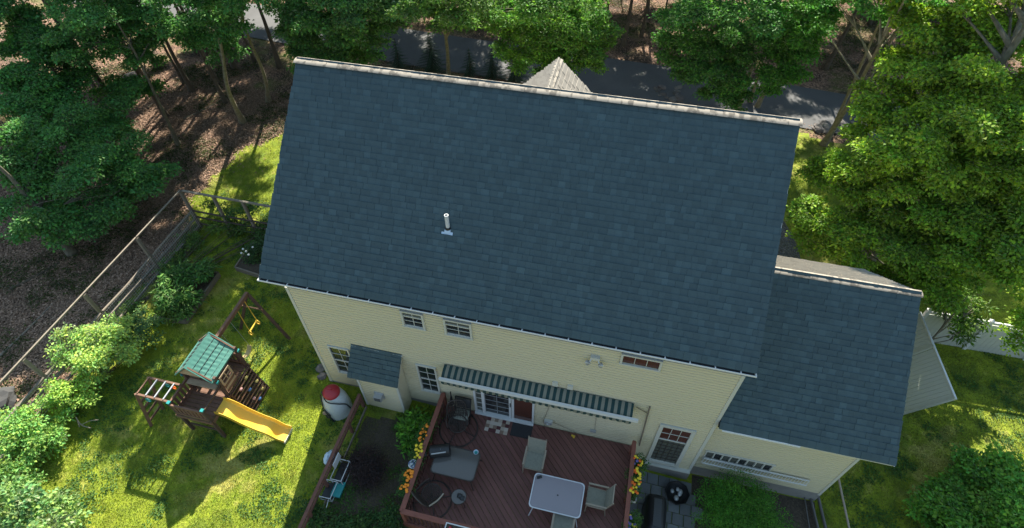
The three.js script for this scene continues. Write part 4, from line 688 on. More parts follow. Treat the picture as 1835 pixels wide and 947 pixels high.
shrub('wide green shrub against the left edge of the frame', atY(50, 820, .3), px([[50, 770, .9, .55], [20, 790, .9, .55], [85, 790, .6, .42], [40, 815, .8, .5], [10, 750, .9, .45], [95, 760, .6, .35], [25, 850, .7, .5]]), { col: [.15, .30, .06], density: 280, spray: SP.small });
shrub('broad-leaved shrub with pale undersides in the bottom left corner', atY(70, 940, .3), px([[40, 895, 1.1, .5], [90, 920, 1.0, .5], [20, 930, 1.1, .55], [130, 938, .7, .4], [70, 955, 1.2, .5], [110, 900, .5, .3]]), { col: [.14, .26, .07], density: 150, spray: SP.maple, pale: .12 });
{ const p = atY(655, 845, .3), c = atY(655, 828, .85); shrub('dark purple-red weeping maple mound on the shaded grass', p, [[c, .52, .5], [c.clone().add(V(.25, -.2, .15)), .42, .5], [c.clone().add(V(-.28, -.2, .1)), .42, .5], [c.clone().add(V(.05, -.2, .3)), .42, .5]], { name: 'weeping_maple', solid: true, col: [.030, .018, .017], density: 420, spray: SP.fine, lime: 0 }); }
{ const p = atY(745, 775, .25), c = atY(745, 765, .65); shrub('bright green fern-like shrub between the chimney chase and the deck railing', p, [[c, .42, .8], [c.clone().add(V(.22, .0, -.25)), .34], [c.clone().add(V(-.2, -.12, .22)), .32], [c.clone().add(V(.1, -.1, .35)), .3]], { col: [.09, .24, .02], density: 420, spray: SP.long }); }
{ const p = atY(1325, 915, -1.1), m = (u, v, y, r, s) => [atY(u, v, y), r, s]; shrub('big rounded bright green bush beside the paver patio under the garage windows', p, [m(1322, 900, -.1, .95, .8), m(1290, 890, -.2, .6), m(1360, 905, -.3, .7), m(1300, 930, .0, .8), m(1345, 940, -.05, .85), m(1385, 940, -.4, .55), m(1320, 965, .1, .8)], { name: 'bush', col: [.06, .205, .014], solid: true, density: 330, spray: SP.fine }); }
shrub('sunlit leafy bush in the bottom right corner of the frame', atY(1750, 900, -1.1), [[1700, 872, .8, .55], [1762, 850, 1.3, .65], [1818, 850, 1.5, .65], [1742, 905, 1.2, .65], [1818, 905, 1.6, .8], [1672, 915, .6, .45], [1705, 940, 1.0, .65], [1795, 825, .9, .4], [1665, 942, .5, .45], [1780, 940, 1.5, .75]].map(([u, v, y, r]) => [atY(u, v, y - 1.1), r]), { cat: 'bush', name: 'bush', col: [.11, .27, .03], density: 190, spray: SP.maple });
shrub('low dark green planting at the bottom edge between the red fence and the deck', V(2.9, 0, 4.5), [[575, 935, .3, .25], [610, 940, .35, .32], [650, 938, .3, .34], [690, 930, .3, .28], [630, 952, .4, .4], [560, 915, .35, .2], [705, 950, .35, .35]].map(([u, v, y, r]) => [atY(u, v, y + .2), r]), { cat: 'plants', name: 'low_planting', col: [.04, .10, .02], density: 420 });
shrub('leafy vine climbing the second fence run left of the roof eave', atY(420, 390, .9), [[385, 378, .9, .42], [425, 380, .9, .42], [455, 392, .8, .45], [405, 398, .5, .35], [470, 410, .5, .4], [440, 372, 1.1, .3]].map(([u, v, y, r]) => [atY(u, v, y + .3), r]), { col: [.05, .115, .02], density: 240, cat: 'vine', name: 'climbing_vine' });

// ---------------------------------------------------------------- tall wooden fence along the wood
{
  const f = thing('wooden_fence', 'long grey wooden fence with tall posts and split rails along the wood', 'fence', V(-8.8, .3, 0)), yt = 2.35;
  const X = z => -8.72 - .02 * z * .2, zs = [-5.62, -2.95, -.2, 2.45, 5.1, 7.8];
  zs.forEach((z, i) => { const x = X(z), m = i > 2 ? M.greyLight : M.grey; bar('fence_post', f, m, V(x, -.1, z), V(x, yt, z), .11, .10); });
  for (let i = 0; i < zs.length - 1; i++) {
    const a = zs[i], b = zs[i + 1]; bar('top_rail', f, M.greyLight, V(X(a) + .0, yt + .03, a - .03), V(X(b), yt + .03, b + .02), .05, .055);
    for (const y of [.55, .95, 1.32]) rod('split_rail', f, M.grey, [V(X(a) + .07, y + rr(-.03, .03), a + .05), V(X(a) + .08, y + rr(-.04, .04), (a + b) / 2), V(X(b) + .07, y + rr(-.03, .03), b - .05)], .05, false, 6, 6);
  }
  // wire mesh stapled to the rails
  for (let i = 0; i < zs.length - 1; i++) { const gs = []; for (let y = .4; y < 1.4; y += .1) gs.push(xf(boxGeo(.006, .006, zs[i + 1] - zs[i]).clone(), X(zs[i]) + .13, y, (zs[i] + zs[i + 1]) / 2)); for (let z = zs[i]; z < zs[i + 1]; z += .1) gs.push(xf(boxGeo(.006, 1, .006).clone(), X(z) + .13, .9, z)); const m = add('wire_mesh', mergeGeometries(gs), M.steel, f, V(0, 0, 0)); m.userData.kind = 'stuff'; }
  const g = thing('wooden_fence', 'short wooden fence run turning from the corner post toward the house', 'fence', V(-6.8, .3, -5.62)), xs = [-7.2, -5.9, -4.6];
  bar('top_rail', g, M.greyLight, V(-8.6, yt + .03, -5.64), V(-4.4, yt + .03, -5.60), .06, .08);
  for (const x of xs) bar('fence_post', g, M.grey, V(x, -.1, -5.62), V(x, yt, -5.62), .10);
  for (let i = -1; i < 2; i++) for (const y of [.6, 1.0, 1.35]) rod('split_rail', g, M.darkWood, [V(i < 0 ? -8.6 : xs[i], y, -5.58), V(xs[i + 1], y + rr(-.04, .04), -5.58)], .042, false, 2, 6);
}
{ // white vinyl fence, two runs meeting at a corner post
  const y0 = -1.12, y1 = .72, zA = -7.42, f = thing('vinyl_fence', 'white vinyl privacy fence crossing the right-hand lawn', 'fence', V(24, y0, zA));
  for (let i = 0; i < 5; i++) { const x = 20.15 + i * 2.05, z = zA + i * .02; bx('fence_post', f, M.white, x, (y0 + y1) / 2 + .06, z, .12, y1 - y0 + .14, .12); const cap = add('post_cap', new THREE.ConeGeometry(.10, .09, 4), M.white, f, V(x, y1 + .17, z)); cap.rotation.y = Math.PI / 4; if (i < 4) { for (let k = 0; k < 12; k++) bx('board', f, M.vinyl, x + .06 + (k + .5) * 1.93 / 12, (y0 + y1) / 2 + .02, z, 1.93 / 12 - .006, y1 - y0 - .24, .03); bx('rail', f, M.white, x + 1.025, y1 + .02, z, 1.93, .09, .06); bx('rail', f, M.white, x + 1.025, y0 + .1, z, 1.93, .14, .06); } }
  const g = thing('vinyl_fence', 'pale vinyl privacy fence with a white top rail leaning beside the garage gable', 'fence', V(20.1, y0, -5.6)), ps = [[19.86, -7.3], [20.0, -5.85], [20.2, -3.85]];
  const foot = p => V(p.x - .75, y0 - .1, p.z - .25);
  ps.forEach(([x, z]) => { bar('fence_post', g, M.vinyl, foot(V(x, 0, z)), V(x, y1 + .05, z), .06, .09, V(0, 0, 1)); });
  for (let i = 0; i < 2; i++) { const a = V(ps[i][0], 0, ps[i][1]), b = V(ps[i + 1][0], 0, ps[i + 1][1]); bar('rail', g, M.white, a.clone().setY(y1 + .02), b.clone().setY(y1 + .02), .06, .06); bar('rail', g, M.vinyl, foot(a), foot(b), .1, .05); const n = i ? 13 : 9; for (let k = 0; k < n; k++) { const s = .03 + .94 * k / n, e = s + .94 / n - .004; const p0 = a.clone().lerp(b, s), p1 = a.clone().lerp(b, e), c = [p0.clone().setY(y1), p1.clone().setY(y1), foot(p1), foot(p0)], q = []; for (const v of c) q.push(v.x, v.y, v.z); for (const v of c) q.push(v.x + .03, v.y, v.z); add('board', rawGeo(q, [0, 1, 2, 0, 2, 3, 4, 6, 5, 4, 7, 6, 0, 4, 5, 0, 5, 1, 1, 5, 6, 1, 6, 2, 2, 6, 7, 2, 7, 3, 3, 7, 4, 3, 4, 0]).toNonIndexed(), M.vinyl, g, V(0, 0, 0)).geometry.computeVertexNormals(); } }
}
{ // low red rail fence from the chase across the yard
  const f = thing('rail_fence', 'low red-brown rail fence running from the house toward the bottom edge', 'fence', V(1.5, .3, 2.7)), zs = [.62, 1.55, 2.45, 3.35, 4.3, 5.3];
  const gx = z => 1.48 + .01 * z; bar('top_rail', f, M.redFence, V(gx(.6), 1.08, .58), V(gx(5.4), 1.08, 5.4), .045, .10);
  zs.forEach(z => bx('fence_post', f, M.redFence, gx(z), .62, z, .085, .9, .085));
  for (let i = 0; i < 5; i++) { bar('rail', f, M.redFence, V(gx(zs[i]), .82, zs[i] + .045), V(gx(zs[i + 1]), .82, zs[i + 1] - .045), .10, .035); bar('rail', f, M.grey, V(gx(zs[i]) + .12, .40, zs[i] + .02), V(gx(zs[i + 1]) + .12, .40, zs[i + 1] - .02), .10, .035); }
}
// ---------------------------------------------------------------- playset
{
  const P = thing('playset', 'wooden playset with teal roof, yellow slide, monkey bars and swings on the lawn', 'playset', V(-3, .3, 1.6)), Gy = .3;
  const xl = -3.55, xr = -2.42, zb = .62, zm = 1.72, zf = 2.62, pl = 1.45, ev = 2.5, rdg = 3.09, xc = (xl + xr) / 2, rx = -3.04, RW = .63;
  for (const [x, z, h] of [[xl, zb, ev], [xr, zb, ev], [xl, zm, ev], [xr, zm, ev], [xl, zf, 2.08], [xr, zf, 2.08]]) bx('post', P, M.playDark, x, (Gy - .05 + h) / 2, z, .09, h - Gy + .05, .09);
  for (let k = 0; k < 15; k++) { const z = zb + (k + .5) * (zf - zb) / 15; bx('floor_board', P, M.play, xc, pl, z, xr - xl + .06, .028, (zf - zb) / 15 - .014); }
  for (const z of [zb, zf]) bx('beam', P, M.play, xc, pl - .09, z + (z > 1 ? .06 : -.06), xr - xl + .12, .13, .035); for (const x of [xl, xr]) bx('beam', P, M.play, x + (x < -3 ? -.06 : .06), pl - .09, (zb + zf) / 2, .035, .13, zf - zb);
  bx('beam', P, M.playDark, xc, .72, zf - .02, xr - xl, .10, .03);
  const wallSlats = (x0, x1, z0, z1, y0, y1, n, mt) => { for (let i = 0; i < n; i++) { const t = (i + .5) / n; bx('slat', P, mt, x0 + (x1 - x0) * t, (y0 + y1) / 2, z0 + (z1 - z0) * t, x0 === x1 ? .022 : Math.abs(x1 - x0) / n * .58, y1 - y0, x0 === x1 ? Math.abs(z1 - z0) / n * .58 : .022); } const a = V(x0, 0, z0), b = V(x1, 0, z1); for (const y of [y0 + .05, y1 - .02]) bar('guard_rail', P, M.play, a.clone().setY(y), b.clone().setY(y), .09, .05); };
  wallSlats(xl, xr, zf + .03, zf + .03, pl + .03, 2.02, 8, M.play); wallSlats(xl - .03, xl - .03, zm, zf, pl + .03, 2.02, 6, M.play); wallSlats(xl - .03, xl - .03, zb, zm, pl + .03, 2.05, 8, M.play); wallSlats(xl, xr, zb - .03, zb - .03, pl + .03, 2.05, 8, M.playDark);
  bx('guard_rail', P, M.playDark, xr + .02, 2.04, (zm + zf) / 2, .05, .07, zf - zm); // over the slide opening
  // small play house front under the roof
  for (let k = 0; k < 4; k++) bx('panel_board', P, M.play, xc, pl + .32 + k * .13 - .13, zm - .02, xr - xl - .1, .118, .022); bx('counter', P, M.playLight, xc, 2.02, zm + .04, xr - xl - .12, .03, .26);
  for (let k = 0; k < 4; k++) bx('panel_board', P, k === 1 ? M.playLight : M.play, xr + .03, pl + .1 + k * .12, zm - .32, .022, .11, .5); { const w = thingPart('play_window', P, V(xr + .04, 1.95, zm - .32)); for (const s of [-1, 1]) { bx('frame', w, M.playLight, xr + .045, 2.1 + s * .2, zm - .32, .03, .06, .5); bx('frame', w, M.playLight, xr + .045, 2.1, zm - .32 + s * .23, .03, .36, .06); } bx('muntin', w, M.playLight, xr + .045, 2.1, zm - .32, .02, .36, .03); bx('muntin', w, M.playLight, xr + .045, 2.1, zm - .32, .018, .03, .42); }
  { const s = new THREE.Shape([new THREE.Vector2(-.54, 0), new THREE.Vector2(.54, 0), new THREE.Vector2(0, .5)]), h = new THREE.Path(); h.absarc(0, .2, .08, 0, 6.28, true); s.holes.push(h); for (const z of [zm + .09, zb + .03]) add('gable_panel', new THREE.ExtrudeGeometry(s, { depth: .02, bevelEnabled: false }), z > 1 ? M.playLight : M.play, P, V(rx, ev + .02, z)); }
  for (const z of [zm + .11, zb + .02]) for (const s of [-1, 1]) bar('rafter', P, M.play, V(rx + s * .6, ev - .03, z), V(rx, rdg - .05, z), .07, .04);
  bx('ridge_beam', P, M.play, rx, rdg - .09, (zb + zm) / 2, .04, .09, zm - zb + .1);
  for (const s of [-1, 1]) { // canopy, a little slack between its seams
    const pos = [], uv = [], idx = [], NX = 14, NZ = 26, z0 = zb - .02, z1 = zm + .16;
    for (let i = 0; i <= NX; i++) for (let j = 0; j <= NZ; j++) { const t = i / NX, z = z0 + (z1 - z0) * j / NZ, w = .012 * Math.sin(j * 2.1 + i * .6) * Math.sin(t * 3.14) + .01 * vn(i * .9 + 3, j * .8 + s * 9 + 20, 200) - .03 * Math.sin(t * 3.14); pos.push(rx + s * t * RW, rdg + .005 - t * (rdg - ev + .06) + w, z); uv.push(t, z); }
    for (let i = 0; i < NX; i++) for (let j = 0; j < NZ; j++) { const a = i * (NZ + 1) + j; idx.push(a, a + 1, a + NZ + 1, a + 1, a + NZ + 2, a + NZ + 1); }
    const c = add('canopy', rawGeo(pos, idx, uv), M.tarp, P, V(0, 0, 0));
    for (const t of [.24, .45, .66, .86]) bar('seam', c, M.seam, V(rx + s * t * RW, rdg + .0 - t * (rdg - ev + .06) - .01, z0 + .03), V(rx + s * t * RW, rdg - t * (rdg - ev + .06) - .01, z1 - .03), .016, .012);
    for (const z of [z0, z1]) bar('canopy_edge', c, M.tarp, V(rx, rdg, z), V(rx + s * RW, ev - .06, z), .03, .03);
    bar('canopy_edge', c, M.tarp, V(rx + s * RW, ev - .08, z0), V(rx + s * RW, ev - .08, z1), .06, .02);
  }
  for (const z of [zm + .03, zb - .03]) for (const x of [xl, xr]) bx('corner_bracket', P, M.teal, x + (x > -3 ? .05 : -.05), ev - .22, z, .05, .08, .10); for (const x of [xl, xr]) bx('corner_bracket', P, M.teal, x, 2.1, zf, .10, .05, .10);
  { // slide to the right
    const pts = [[-2.40, 1.50], [-2.1, 1.42], [-1.7, 1.10], [-1.3, .86], [-.95, .72], [-.7, .5], [-.42, .43]], c = new THREE.CatmullRomCurve3(pts.map(([x, y]) => V(x, y, 2.16))), N = 30, prof = [[-.24, .16], [-.235, .02], [-.19, 0], [.19, 0], [.235, .02], [.24, .16], [.262, .16], [.255, -.02], [.2, -.03], [-.2, -.03], [-.255, -.02], [-.262, .16]], pos = [], idx = [];
    for (let i = 0; i <= N; i++) { const p = c.getPoint(i / N), t = c.getTangent(i / N), n = V(-t.y, t.x, 0); for (const [z, h] of prof) pos.push(p.x + n.x * h, p.y + n.y * h, p.z + z); }
    const K = prof.length; for (let i = 0; i < N; i++) for (let k = 0; k < K; k++) { const a = i * K + k, b = i * K + (k + 1) % K; idx.push(a, b, a + K, b, b + K, a + K); }
    const s = add('slide', rawGeo(pos, idx), M.yellow, P, V(0, 0, 0)); bx('slide_foot', s, M.steel, -.43, .36, 2.16, .06, .14, .5);
  }
  { // monkey bars and end ladder to the left
    const y = 2.04, x0 = -4.72, z0 = 2.0, z1 = 2.58; for (const z of [z0, z1]) bar('ladder_rail', P, M.play, V(xl - .03, y, z), V(x0, y, z), .09, .06);
    for (let k = 0; k < 4; k++) bar('rung', P, k ? M.steel : M.play, V(x0 + .04 + k * .30, y + .05, z0 + .01), V(x0 + .04 + k * .30, y + .05, z1 - .01), .04);
    for (const z of [z0, z1]) bar('ladder_leg', P, M.play, V(x0, y + .03, z), V(-4.97, Gy - .03, z + (z > 2.3 ? .27 : .24)), .09, .07);
    for (let k = 0; k < 4; k++) { const t = .25 + k * .2; bar('rung', P, M.play, V(x0 - .25 * t, y - 1.74 * t, z0 + .24 * t), V(x0 - .25 * t, y - 1.74 * t, z1 + .27 * t), .08, .03); }
    for (const [x, z] of [[-4.2, 2.0], [-3.95, 2.02], [-4.45, 2.58]]) { const p = []; for (let i = 0; i < 12; i++) { const a = i / 12 * 6.28; p.push(V(x + .075 * Math.cos(a), 1.78 + .085 * Math.sin(a), z)); } rod('grip_ring', P, z > 2.3 || x < -4.1 ? M.teal : M.flowerRed, p, .018, true, 24, 6); rod('chain', P, M.steel, [V(x, 1.86, z), V(x, y - .03, z)], .006); }
  }
  { // climbing wall on the right, with coloured holds
    const a = V(xr + .05, pl, zb + .02), b = V(xr + .05, pl, zm - .02), c = V(-1.95, Gy, zb + .1), d = V(-1.95, Gy, zm - .0), n = 9; for (let k = 0; k < n; k++) { const t = (k + .5) / n; bar('climb_board', P, k & 1 ? M.play : M.playDark, a.clone().lerp(c, t), b.clone().lerp(d, t), .155, .03, V(1, .6, 0)); }
    for (const [u, v] of [[a, c], [b, d]]) bar('climb_rail', P, M.playDark, u, v, .1, .05);
    [[.15, .3, mat(.45, .36, .12)], [.2, .68, mat(.36, .2, .2)], [.45, .5, mat(.04, .12, .3)], [.5, .15, mat(.45, .36, .12)], [.72, .62, mat(.36, .2, .2)], [.78, .2, mat(.45, .36, .12)], [.88, .5, mat(.04, .12, .3)]].forEach(([t, s, m2]) => { const p = a.clone().lerp(b, s).lerp(c.clone().lerp(d, s), t), g = new THREE.IcosahedronGeometry(.06, 1); g.scale(1, .8, 1.2); add('climbing_hold', g, m2, P, p.add(V(.05, .03, 0))); });
  }
  { // swing beam with its A-frame
    const bz = -1.48, by = 2.42; bar('swing_beam', P, M.play, V(-3.2, by, zb), V(-3.22, by, bz), .14, .10);
    for (const x of [-2.2, -4.2]) bar('swing_leg', P, M.playDark, V(-3.22, by + .02, bz + .02), V(x, Gy - .03, -1.25), .10, .09); bar('brace', P, M.play, V(-3.62, 1.75, -1.36), V(-2.82, 1.75, -1.36), .06, .03);
    { const tp = V(-3.2, by, -.95), tr = thingPart('trapeze_swing', P, tp.clone().setY(1.2)); rod('rope', tr, M.yellow, [V(-3.2, by - .05, -1.2), V(-3.2, 1.15, -1.24)], .014); rod('rope', tr, M.yellow, [V(-3.2, by - .05, -.78), V(-3.2, 1.15, -.76)], .014); rod('bar', tr, M.yellow, [V(-3.2, 1.15, -1.26), V(-3.2, 1.15, -.74)], .03); for (const z of [-1.24, -.76]) { const p = []; for (let i = 0; i < 10; i++) { const a = i / 10 * 6.28; p.push(V(-3.2 + .07 * Math.cos(a), 1.05 + .1 * Math.sin(a), z)); } rod('ring', tr, M.yellow, p, .022, true, 20, 6); } }
    { const sw = thingPart('belt_swing', P, V(-3.1, .8, -.2)), p = [V(-3.02, 1.0, -.32), V(-3.04, .82, -.2), V(-3.06, .79, -.04), V(-3.06, .84, .1), V(-3.04, 1.02, .18)], gs = []; const c = new THREE.CatmullRomCurve3(p); for (let i = 0; i < 10; i++) { const a = c.getPoint(i / 10), b = c.getPoint((i + 1) / 10), g = boxGeo(.16, .015, a.distanceTo(b) + .005).clone(); gs.push(xf(g, (a.x + b.x) / 2, (a.y + b.y) / 2, (a.z + b.z) / 2, -Math.atan2(b.y - a.y, b.z - a.z))); } add('seat', mergeGeometries(gs), mat(.55, .42, .2), sw, V(0, 0, 0)); for (const q of [p[0], p[4]]) rod('chain', sw, M.steel, [q.clone(), V(-3.2, by - .05, q.z)], .007); }
  }
}
// ---------------------------------------------------------------- yard things by the house
{ const c = V(.62, .3, .95), b = atY(606, 740, .3); c.x = b.x; c.z = b.z - .12; const t = thing('water_barrel', 'white tapered barrel with red domed lid and black hoses by the house corner', 'barrel', c.clone().setY(.28));
  add('barrel', new THREE.LatheGeometry([[0, 0], [.40, 0], [.42, .05], [.43, .35], [.40, .7], [.33, .98], [.24, 1.12], [.2, 1.16]].map(([a, h]) => new THREE.Vector2(a, h)), 36), M.tank, t, c.clone().setY(.28)); add('lid', new THREE.LatheGeometry([[.27, 0], [.275, .06], [.25, .1], [.2, .17], [.1, .22], [0, .235]].map(([a, h]) => new THREE.Vector2(a, h)), 28), M.red, t, c.clone().setY(1.42)); bx('lid_knob', t, M.red, c.x, 1.67, c.z, .14, .05, .05);
  const h = (a, y, r = .45) => V(c.x + r * Math.cos(a), y, c.z + r * Math.sin(a)); rod('hose', t, M.hose, [h(2.6, 1.45, .34), h(2.3, 1.2, .38), h(2.0, .95, .44), h(1.6, .75, .46), h(1.9, .5, .47), h(2.3, .55, .47), h(2.2, .8, .46)], .022); rod('hose', t, M.hose, [h(2.9, 1.5, .3), h(1.6, 1.42, .33), h(.7, 1.25, .38), h(.2, 1.0, .42), h(.0, .6, .46)], .02); rod('hose', t, M.hose, [h(2.1, .9, .44), h(1.7, .6, .46), h(1.5, .3, .46), h(1.7, .02, .5)], .024); { const d = add('dial', new THREE.CylinderGeometry(.09, .09, .04, 20), M.playLight, t, h(2.05, .72, .45)); d.rotation.set(Math.PI / 2, 0, -.5); } }
{ const p = atY(590, 822, .75), t = thing('plastic_bag', 'crumpled pale blue and white bag hung on the red rail fence', 'bag', p), g = new THREE.IcosahedronGeometry(.24, 4), a = g.attributes.position; for (let i = 0; i < a.count; i++) { const v = V(a.getX(i), a.getY(i), a.getZ(i)), k = .7 + .45 * vn(v.x * 14 + 40, v.y * 14 + v.z * 9 + 40, 200); a.setXYZ(i, v.x * k * .7, v.y * k, v.z * k); } g.computeVertexNormals(); add('bag', g, M.paleBlue, t, V(1.36, .78, p.z)); add('fold', boxGeo(.03, .3, .4), M.white, t, V(1.62, .85, p.z + .05)); }
{ const stand = (label, x, z, w, d, hgt) => { const t = thing('wire_stand', label, 'plant stand', V(x, .3, z)), gy = gnd(x, z); for (const y of [gy + .06, gy + hgt]) for (const s of [-1, 1]) { bar('wire', t, M.white, V(x - w / 2, y, z + s * d / 2), V(x + w / 2, y, z + s * d / 2), .018); bar('wire', t, M.white, V(x + s * w / 2, y, z - d / 2), V(x + s * w / 2, y, z + d / 2), .018); } for (const i of [-1, 1]) for (const j of [-1, 1]) bar('leg', t, M.white, V(x + i * w / 2, gy, z + j * d / 2), V(x + i * w / 2, gy + hgt, z + j * d / 2), .018); bx('tray', t, M.black, x, gy + hgt * .5, z, w - .04, .02, d - .04); return t; };
  const a = atY(610, 846, .6), b = atY(592, 880, .5); stand('white wire plant stand nearest the house along the red rail fence', a.x + .02, a.z, .34, .62, .45); stand('dark-trayed wire stand between the white stand and the teal tub', b.x - .05, b.z, .36, .5, .3);
  const c = atY(606, 878, .42), t = thing('plastic_tub', 'teal plastic tub standing beside the wire stands', 'tub', c.clone().setY(.1)); bx('tub', t, M.teal, c.x, .28, c.z, .26, .34, .42); bx('rim', t, M.teal, c.x, .46, c.z, .30, .03, .46);
  const w = thing('garden_wire', 'thin white bent wire hoop left of the low planting', 'wire', atY(588, 895, .4)); rod('hoop', w, M.white, [atY(589, 893, .5), atY(586, 905, .6), atY(580, 925, .4), atY(574, 932, .15)], .012); }
// raised beds
{ const bed = (label, pts, hgt) => { const t = thing('raised_bed', label, 'garden bed', V(pts[0][0], .3, pts[0][1])); pts.forEach((p, i) => { const q = pts[(i + 1) % pts.length]; bar('bed_board', t, M.grey, V(p[0], .3 + hgt / 2, p[1]), V(q[0], .3 + hgt / 2, q[1]), hgt, .05); }); const s = new THREE.Shape(pts.map(([x, z]) => new THREE.Vector2(x, -z))), g = new THREE.ShapeGeometry(s); g.rotateX(-Math.PI / 2); add('soil', g, M.soil, t, V(0, .3 + hgt - .06, 0)); };
  bed('long raised garden bed of weathered boards beside the wooden fence', [[-6.33, -3.35], [-6.23, -1.0], [-7.45, -.85], [-7.75, -3.2]], .26); bed('small raised bed with white blooms under the left roof edge', [[-5.9, -5.1], [-5.85, -3.75], [-4.7, -3.6], [-4.7, -5.0]], .26);
  const rows = []; for (let i = 0; i < 24; i++) rows.push([V(rr(-7.6, -6.4), rr(.6, 1.1), rr(-3.2, -1.1)), rr(.2, .38)]); shrub('tall leafy vegetables growing in the long raised bed', V(-7, 0, -2.1), rows, { name: 'garden_plants', cat: 'plants', col: [.07, .17, .03], spray: SP.long, density: 320 });
  shrub('light green seedlings at the near end of the long raised bed', V(-6.95, 0, -1.15), [[V(-7.2, .62, -1.15), .25], [V(-6.8, .6, -1.2), .22], [V(-7.3, .6, -1.5), .25]], { name: 'garden_plants', cat: 'plants', col: [.10, .19, .03], spray: SP.long, density: 420 });
  { const w = []; for (let i = 0; i < 22; i++) w.push([V(rr(-8.75, -8.2), rr(.35, .6), rr(-5.3, -.9)), rr(.15, .3)]); for (let i = 0; i < 8; i++) w.push([V(rr(-8.4, -5), rr(.4, .9), rr(-5.9, -5.3)), rr(.18, .34)]); shrub('straggling weeds growing along the foot of the wooden fence', V(-8.4, 0, -2), w, { name: 'weeds', cat: 'weeds', col: [.09, .17, .03], density: 260, spray: SP.small }); }
  const wb = shrub('leafy plants with white blooms in the small raised bed', V(-5.3, 0, -4.4), [[V(-5.5, .75, -4.2), .35], [V(-5.1, .8, -4.5), .4], [V(-5.4, .7, -4.8), .35]], { name: 'garden_plants', cat: 'plants', col: [.04, .10, .022], density: 300 }); for (const [x, z] of [[-5.5, -4.05], [-5.4, -4.2], [-5.25, -4.1], [-5.6, -4.3], [-5.3, -4.5]]) add('bloom', new THREE.IcosahedronGeometry(.045, 1), M.white, wb, V(x, 1.08 + rr(-.05, .05), z)); }
// flower boxes hung outside the deck railings
{ const box = (label, p, q, flowers, leaf) => { const m = p.clone().add(q).multiplyScalar(.5), t = thing('flower_box', label, 'flower box', m.clone()), L = p.distanceTo(q); bar('box', t, M.white, p, q, .16, .17); bar('soil', t, M.soil, p.clone().add(V(0, .075, 0)), q.clone().add(V(0, .075, 0)), .03, .14);
    crownMesh('foliage', t, [.15, .4, .65, .88].map(s => [p.clone().lerp(q, s).add(V(0, .14, 0)), .16]), { spray: SP.fine, density: 900, col: leaf || [.05, .13, .02] });
    for (const [m2, n] of flowers) for (let i = 0; i < n; i++) { const g = new THREE.IcosahedronGeometry(rr(.032, .05), 1); g.scale(1, .6, 1); add('flower', g, m2, t, p.clone().lerp(q, rr(.04, .96)).add(V(rr(-.13, .13), rr(.2, .32), rr(-.04, .04)))); } };
  const X = DX0 - .12, Y = 1.12; box('orange marigold box on the left railing, nearest the house', V(X, Y, 1.15), V(X, Y, 1.72), [[M.orange, 20]]); box('yellow flower box on the left railing between the two orange ones', V(X, Y, 1.8), V(X, Y, 2.25), [[M.flowerYellow, 18]]);
  box('orange marigold box on the left railing, nearest the front corner', V(X, Y, 2.62), V(X, Y, 3.3), [[M.orange, 26]]);
  { const c = V(X - .02, Y + .1, 2.43), t = thing('painted_pot', 'blue and white patterned pot between the yellow and orange flower boxes', 'pot', c); const pt = tex(64, (u, v) => hash(Math.floor(u * 10), Math.floor(v * 8)) > .5 ? [.1, .14, .25] : [.6, .62, .62], 1); pt.repeat.set(1, 1); add('pot', new THREE.LatheGeometry([[0, -.1], [.09, -.1], [.13, .08], [.14, .1], [.11, .1], [.1, .06], [0, .06]].map(([a, b]) => new THREE.Vector2(a, b)), 20), mat(1, 1, 1, { map: pt, roughness: .5 }), t, c); }
  const XR = DX1 + .12; box('yellow and orange flower box on the right railing beside the paver patio', V(XR, 1.10, .72), V(XR, 1.10, 1.95), [[M.flowerYellow, 34], [M.flowerRed, 16], [M.flowerPurple, 3]]); box('small yellow and purple flower box on the right railing at the bottom edge', V(XR, 1.10, 2.45), V(XR, 1.10, 2.95), [[M.flowerYellow, 10], [M.flowerPurple, 8]]);
}
